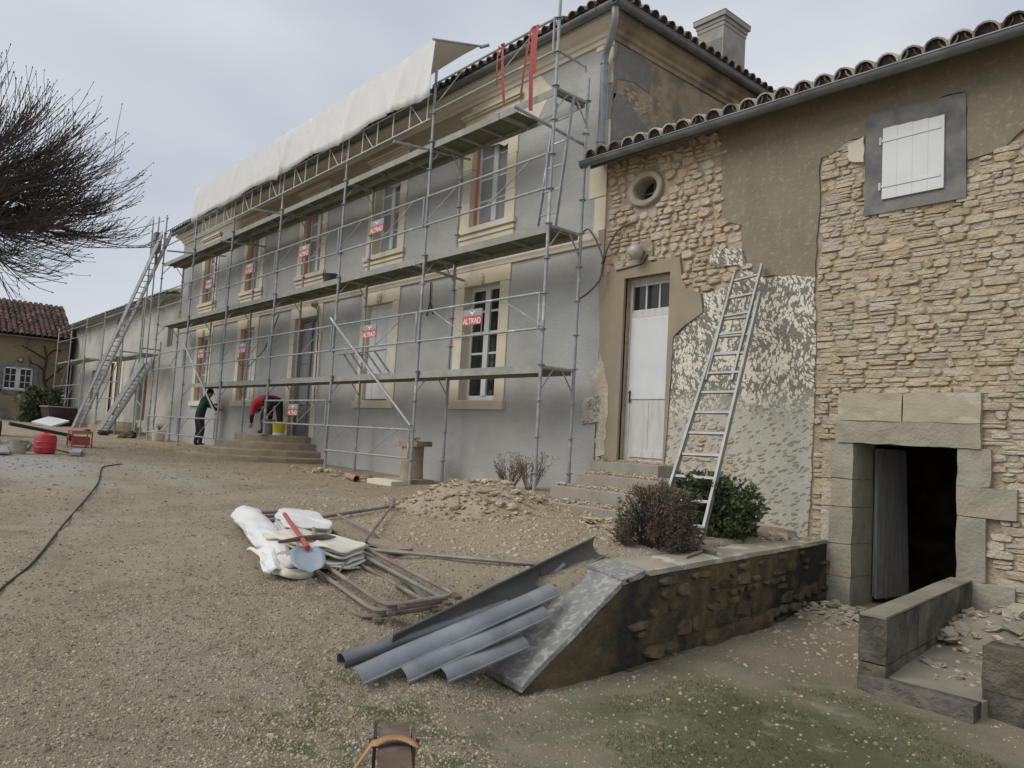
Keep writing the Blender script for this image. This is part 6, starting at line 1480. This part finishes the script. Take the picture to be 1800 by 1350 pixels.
# ------------------------------------------------------------------ zinc gutters piled against the sloping wall end
def half_pipe(name, label, p, q, r, m, up=True, th=.004, n=12, arc=math.pi, roll=0.0, bead=True):
    t = thing(name, label, 'gutter', p, 'old gutters piled by the wall'); p = Vector(p); q = Vector(q); d = (q-p).normalized(); s = d.cross(Vector((0, 0, 1))).normalized(); u = s.cross(d)
    b = MB(); prof = []
    for rr in (r, r-th): prof.append([(math.cos(a)*rr, math.sin(a)*rr) for a in np.linspace((math.pi if up else 0)+(math.pi-arc)/2+roll, (2*math.pi if up else math.pi)-(math.pi-arc)/2+roll, n+1)])
    P = prof[0]+prof[1][::-1]; k = len(P); NS = 8
    for i in range(NS+1):
        f = i/NS; base = p.lerp(q, f)+u*(.006*math.sin(f*6))
        wob = 1+.03*math.sin(f*9+r*50)
        b.v += [tuple(base+s*x*wob+u*z/wob) for x, z in P]
    for i in range(NS): b.f += [(i*k+j, i*k+(j+1) % k, (i+1)*k+(j+1) % k, (i+1)*k+j) for j in range(k)]
    b.f += [tuple(reversed(range(k))), tuple(NS*k+j for j in range(k))]
    b.build('shell', m, t, True)
    if bead:
        x, z = prof[0][0]; MB().pipe([p+s*x+u*z, q+s*x+u*z], .009, 6).build('bead', m, t)
    return t
GA, GB = Vector((3.84, -5.56, gz(3.84, -5.56)+.10)), Vector((3.50, -3.56, -.195))
half_pipe('old_gutter', 'wide tarnished half-round gutter lying open side up on the pile', GA, GB, .092, 'zincdark', roll=-.75)
half_pipe('old_gutter', 'tarnished gutter end overlapping the top of the slope', GA.lerp(GB, .70)+Vector((0, 0, .006)), GA.lerp(GB, 1.05)+Vector((0, 0, .006)), .087, 'zincdark', roll=-.75)
half_pipe('old_gutter', 'pale blue-grey gutter turned over along the front of the pile', (3.94, -5.92, gz(3.94, -5.92)+.04), (3.80, -4.32, -.42), .075, 'zincblue', up=False, roll=-.35, arc=2.2)
half_pipe('old_gutter', 'blue-grey gutter turned over in the middle of the pile', (3.99, -5.66, gz(3.99, -5.66)+.02), (3.88, -4.48, -.53), .07, 'zincblue', up=False, roll=-.5, arc=2.1)
half_pipe('old_gutter', 'short blue-grey gutter lowest in the pile beside the wall end', (4.04, -5.42, gz(4.04, -5.42)+.01), (3.95, -4.72, -.68), .07, 'zincblue', up=False, roll=-.5, arc=2.0)
pp_ = thing('zinc_pipe', 'narrow zinc downpipe lying under the gutter pile with its open end showing', 'pipe', (3.7, -5.8, -.68))
A_, B_ = (3.74, -5.90, gz(3.74, -5.90)+.05), (3.66, -4.6, -.50)
MB().pipe([A_, B_], .046, 12, cap=False).pipe([A_, B_], .041, 12, cap=False).build('tube', 'zinc', pp_, True)
MB().pipe([(3.86, -5.82, gz(3.86, -5.82)+.035), (3.74, -4.5, -.49)], .032, 10).build('second_tube', 'zincblue', pp_, True)
# ------------------------------------------------------------------ steel beam with strap, close to the camera
be = thing('steel_beam', 'brown steel beam end with slotted side plates standing on a post', 'beam', (5.35, -6.6, -.93))
e0, e1 = Vector((5.27, -6.53, -.43)), Vector((6.15, -7.08, -.40)); dv = (e1-e0).normalized(); sv = Vector((0, 0, 1)).cross(dv).normalized()
MB().bar(e0, e1, .105, .07).build('beam_tube', 'rust', be)
for s_, hh2, m in ((1, .11, 'rust'), (-1, .13, 'iron')):
    p = e0+dv*.05+sv*s_*.066; MB().bar(p-Vector((0, 0, .02)), p+dv*.13-Vector((0, 0, .02)), .012, hh2).build('side_plate', m, be)
    MB().tube(p+sv*s_*.02+dv*.06, p-sv*s_*.02+dv*.06, .016, 8).build('bolt', 'iron', be)
p = e0+dv*.35; MB().bar((p.x, p.y, gz(p.x, p.y)-.05), (p.x, p.y, -.46), .08, .08).build('post', 'rust', be)
p = e0+dv*.85; MB().bar((p.x, p.y, gz(p.x, p.y)-.05), (p.x, p.y, -.45), .08, .08).build('post', 'rust', be)
st_ = thing('orange_strap', 'faded orange lashing strap looped over the steel beam', 'strap', (5.5, -6.65, -.4))
c0 = e0+dv*.24; b = MB(); n = 18; path = []
for k in range(n+1):
    t = k/n
    if t < .5: a = t/.5; path.append(c0+sv*(.075-.15*a)+dv*(.02-.05*math.sin(a*3.14))+Vector((0, 0, .042+.012*math.sin(a*3.14))))
    else: a = (t-.5)/.5; path.append(c0+sv*(-.075-.30*a)+dv*(.0+.10*a)+Vector((0, 0, .045-.30*a-.04*math.sin(a*3.14))))
for k, q in enumerate(path): b.v += [tuple(q-dv*.024+Vector((0, 0, .004*math.sin(k)))), tuple(q+dv*.024)]
b.f = [(2*k, 2*k+1, 2*k+3, 2*k+2) for k in range(n)]
o = b.build('webbing', 'orangestrap', st_, True); o.modifiers.new('t', 'SOLIDIFY').thickness = .004
# ------------------------------------------------------------------ cable across the yard
b = MB(); b.pipe(bez([G(x, y, .012) for x, y in ((2.5, -7.62), (1.66, -7.28), (1.02, -7.0), (-.34, -6.57), (-1.93, -6.07), (-3.53, -5.6), (-5.0, -5.25), (-5.9, -5.0), (-6.5, -4.6))], 8), .009, 6)
b.build('yard_cable', 'cable', None, True, label='dark cable curving across the gravel yard', cat='cable')
# ------------------------------------------------------------------ clutter at the far left of the yard
rc = thing('red_drum', 'rounded bright red plastic drum standing among planks', 'drum', G(-9.0, -5.34))
MB().lathe([(.13, 0), (.175, .02), (.185, .08), (.186, .30), (.165, .355), (.10, .38), (.05, .385), (.05, .41), (.001, .41)], G(-9.0, -5.34), 18).build('drum_shell', 'redp', rc, True)
for zz in (.11, .21): MB().lathe([(.188, zz), (.196, zz+.012), (.188, zz+.024)], G(-9.0, -5.34), 18).build('hoop', 'redp', rc, True)
bucket('grey_bucket', 'dirty grey bucket beside the red drum', G(-8.75, -5.80), .15, .24, 'jamb')
gen = thing('red_machine', 'small red engine on a red carrying frame beyond the drum', 'machine', G(-12.1, -4.15))
x, y, z = G(-12.1, -4.15)
for dx in (-.25, .25): MB().pipe([(x+dx, y-.2, z), (x+dx, y-.2, z+.36), (x+dx, y+.2, z+.36), (x+dx, y+.2, z)], .018, 6).build('frame_hoop', 'redp', gen)
MB().box(x-.22, x+.22, y-.17, y+.17, z+.05, z+.24).build('engine', 'redpaint', gen); MB().pipe([(x-.1, y-.18, z+.2), (x+.12, y-.18, z+.2)], .07, 10).build('silencer', 'iron', gen); MB().box(x-.26, x+.26, y-.2, y+.2, z+.30, z+.36).build('tank', 'clay', gen)
for i, (a, b_, wd, th, m, nm, lb, ct_) in enumerate((((-10.6, -4.9), (-8.9, -4.78), .16, .03, 'wood', 'plank', 'grey plank lying behind the red drum', 'plank'), ((-10.2, -5.9), (-8.2, -6.1), .20, .035, 'deck', 'plank', 'pale plank lying by the dirty bucket', 'plank'), ((-11.3, -5.3), (-9.6, -5.6), .14, .03, 'wood', 'plank', 'worn plank crossing behind the dirty bucket', 'plank'), ((-9.9, -4.6), (-8.4, -4.95), .18, .06, 'galv', 'metal_trough', 'grey metal trough lying beyond the red drum', 'trough'), ((-12.6, -5.6), (-10.9, -5.5), .22, .05, 'zinc', 'metal_sheet', 'crumpled grey metal strip near the cottage end', 'metal'))):
    MB().bar(G(*a, .04), G(*b_, .05), wd, th).build(nm, m, None, label=lb, cat=ct_)
rubble('scrap_pile', 'scattered grey scrap and stones beside the planks', (-11.4, -5.6), (.9, .6), .1, 22, 60, (.05, .14), 'chipg', 'chip', 51, mm='slab')
mxr = thing('cement_mixer', 'grey cement mixer with tilted drum standing at the edge of the yard', 'mixer', G(-16.9, -5.55)); x, y, z = G(-16.9, -5.55)
MB().lathe([(.02, 0), (.24, .02), (.40, .25), (.40, .48), (.26, .78), (.26, .82), (.23, .82)], (x, y, z+.55), 18).build('drum', 'jamb', mxr, True)
for dx, dy in ((-.45, -.35), (.45, -.35), (-.45, .4), (.45, .4)): MB().tube((x+dx, y+dy, z), (x+dx*.4, y+dy*.2, z+.75), .025, 7).build('leg', 'iron', mxr)
MB().box(x-.5, x-.2, y-.2, y+.2, z+.35, z+.75).build('motor_box', 'greyp', mxr)
for dy in (-.42, .42): MB().pipe([(x-.3, y+dy, z+.2), (x-.3, y+dy+.06, z+.2)], .2, 14).build('wheel', 'iron', mxr)
MB().tube(G(-16.2, -5.0, .35), G(-17.6, -3.3, .06), .05, 8).build('tow_pole', 'iron', None, label='dark pole slanting from the cement mixer to the ground', cat='pole')
ws_ = MB().boxm(Matrix.Translation(G(-28.2, -2.05, .17)) @ Euler((.32, .12, .5)).to_matrix().to_4x4(), (1.15, .8, .07)); ws_.build('white_board', 'white', None, label='white panel propped up in front of the brown tub', cat='panel')
tub = thing('brown_tub', 'dark brown builders tub standing before the pale wing', 'tub', G(-29.6, -1.5)); x, y, z = G(-29.6, -1.5)
MB().add([(x-.75, y-.45, z), (x+.75, y-.45, z), (x+.75, y+.45, z), (x-.75, y+.45, z), (x-.95, y-.6, z+.78), (x+.95, y-.6, z+.78), (x+.95, y+.6, z+.78), (x-.95, y+.6, z+.78)], [(0, 1, 5, 4), (1, 2, 6, 5), (2, 3, 7, 6), (3, 0, 4, 7), (4, 5, 6, 7)]).build('tub_shell', 'brownbox', tub)
MB().bar((x-.97, y-.6, z+.78), (x+.97, y-.6, z+.78), .05, .05).bar((x+.97, y-.6, z+.78), (x+.97, y+.6, z+.78), .05, .05).build('rim', 'wood', tub)
for i, (x, y, s, lb) in enumerate(((-20.9, -1.7, .22, 'dark clod of earth below the low wing steps'), (-19.4, -1.25, .30, 'largest dark clod of earth near the scaffold end'), (-22.4, -1.9, .17, 'small dark clod beside the roof ladder foot'), (-18.9, -1.6, .15, 'small dark clod near the plant pot'))):
    MB().rock(G(x, y, s*.3), (s, s*.8, s*.5), rg5, None, (8, 5)).build('earth_clod', 'darkstone', None, label=lb, cat='clod')
pt = thing('plant_pot', 'yellowish stone pot at the foot of the house corner', 'pot', G(-18.0, -.75)); x, y, z = G(-18.0, -.75)
MB().lathe([(.16, 0), (.19, .1), (.20, .28), (.22, .30), (.22, .34), (.17, .34)], (x, y, z), 14).build('pot_body', 'lime', pt, True)
b = MB(); 
for k in range(30): grow(b, (x, y, z+.33), (rg5.uniform(-.5, .5), rg5.uniform(-.5, .5), 1), rg5.uniform(.1, .3), .008, 3, rg5, .2, 0, .003, 4)
b.build('dry_plant', 'leafd', pt)
# ------------------------------------------------------------------ gravel and moss: many small stones and blades
nr = np.random.RandomState(3)
def scatter(n, xr, yr, smin, smax, seed, bias=None, pw=4):
    rs = np.random.RandomState(seed); X = rs.uniform(*xr, n); Y = rs.uniform(*yr, n)
    if bias is not None: k = rs.rand(n) < bias(X, Y); X, Y = X[k], Y[k]
    Z = gmesh(X, Y); s = smin+(smax-smin)*rs.rand(len(X))**pw
    return X, Y, Z, s
def pebbles(name, label, sets, m):
    base = np.array([(1, 0, -.25), (.1, .85, -.25), (-.95, .2, -.25), (-.2, -.9, -.25), (.62, .05, .38), (.1, .55, .42), (-.6, .1, .36), (-.1, -.58, .40)]); F0 = np.array([(0, 1, 5), (0, 5, 4), (1, 2, 6), (1, 6, 5), (2, 3, 7), (2, 7, 6), (3, 0, 4), (3, 4, 7), (4, 5, 6), (4, 6, 7)])
    V, F = [], []; o = 0; rs = np.random.RandomState(9)
    for X, Y, Z, s in sets:
        n = len(X); a = rs.uniform(0, 6.28, n); jit = rs.uniform(.7, 1.25, (n, 8, 3)); v = base[None]*jit*s[:, None, None]
        c, sn = np.cos(a)[:, None], np.sin(a)[:, None]
        vx = v[..., 0]*c-v[..., 1]*sn+X[:, None]; vy = v[..., 0]*sn+v[..., 1]*c+Y[:, None]; vz = v[..., 2]+Z[:, None]+s[:, None]*.1
        V.append(np.stack([vx, vy, vz], -1).reshape(-1, 3)); F.append((F0[None]+(np.arange(n)*8)[:, None, None]+o).reshape(-1, 3)); o += n*8
    me = bpy.data.meshes.new(name); me.from_pydata(np.concatenate(V).tolist(), [], np.concatenate(F).tolist()); me.materials.append(M[m])
    return link(name, me, kind='stuff', label=label)
cam_d = lambda X, Y: np.clip(1.25-np.hypot(X-7.6, Y+8.1)/9.0, .06, 1)*np.where((X > 4.2-.1*(Y+4)) & (Y > -5.6), .12, 1)*.8
pebbles('gravel', 'loose pebbles over the yard', [scatter(135000, (-3, 7), (-8.2, -1.2), .004, .0145, 1, cam_d, 1.7), scatter(60000, (2.2, 6.6), (-7.6, -4.6), .0035, .0095, 21, lambda X, Y: np.where((X > 4.2-.1*(Y+4)) & (Y > -5.6), .1, .8), 1.5), scatter(7000, (-16, -2), (-8, -1.2), .008, .03, 2), scatter(500, (-2, 7), (-8, -1.6), .012, .028, 5)], 'gravel')
# pale chips thrown off the wall, thicker near the heap, the cellar and the wall foot
pebbles('flakes', 'small pale flakes knocked off the wall', [scatter(2600, (-1.2, 3.2), (-4.2, -1.2), .008, .035, 11), scatter(700, (3.9, 5.2), (-2.2, -.1), .005, .03, 12), scatter(160, (4.1, 6.5), (-4.4, -2.6), .005, .018, 13)], 'chip')
rs = np.random.RandomState(8); V = []; F = []
for cx, cy, rx, ry, n in ((5.5, -4.1, 1.1, 1.25, 9000), (4.55, -6.15, .8, .5, 1100), (6.2, -4.3, .5, .8, 700), (5.0, -5.3, .6, .6, 700)):
    for k in range(n):
        q = math.sqrt(rs.rand()); a = rs.uniform(0, 6.28); x, y = cx+math.cos(a)*rx*q, cy+math.sin(a)*ry*q
        if mnoise.noise(Vector((x*2.2, y*2.2, 4))) < -.05: continue
        z = float(gmesh(x, y)); h = rs.uniform(.006, .022); d = rs.uniform(0, 6.28); w_ = .004; o = len(V); l = rs.uniform(-.012, .012, 2)
        V += [(x-w_*math.cos(d), y-w_*math.sin(d), z-.004), (x+w_*math.cos(d), y+w_*math.sin(d), z-.004), (x+l[0], y+l[1], z+h)]; F.append((o, o+1, o+2))
me = bpy.data.meshes.new('moss'); me.from_pydata(V, [], F); me.materials.append(M['grass']); link('moss', me, kind='stuff', label='patchy green moss and short grass on the lower yard')
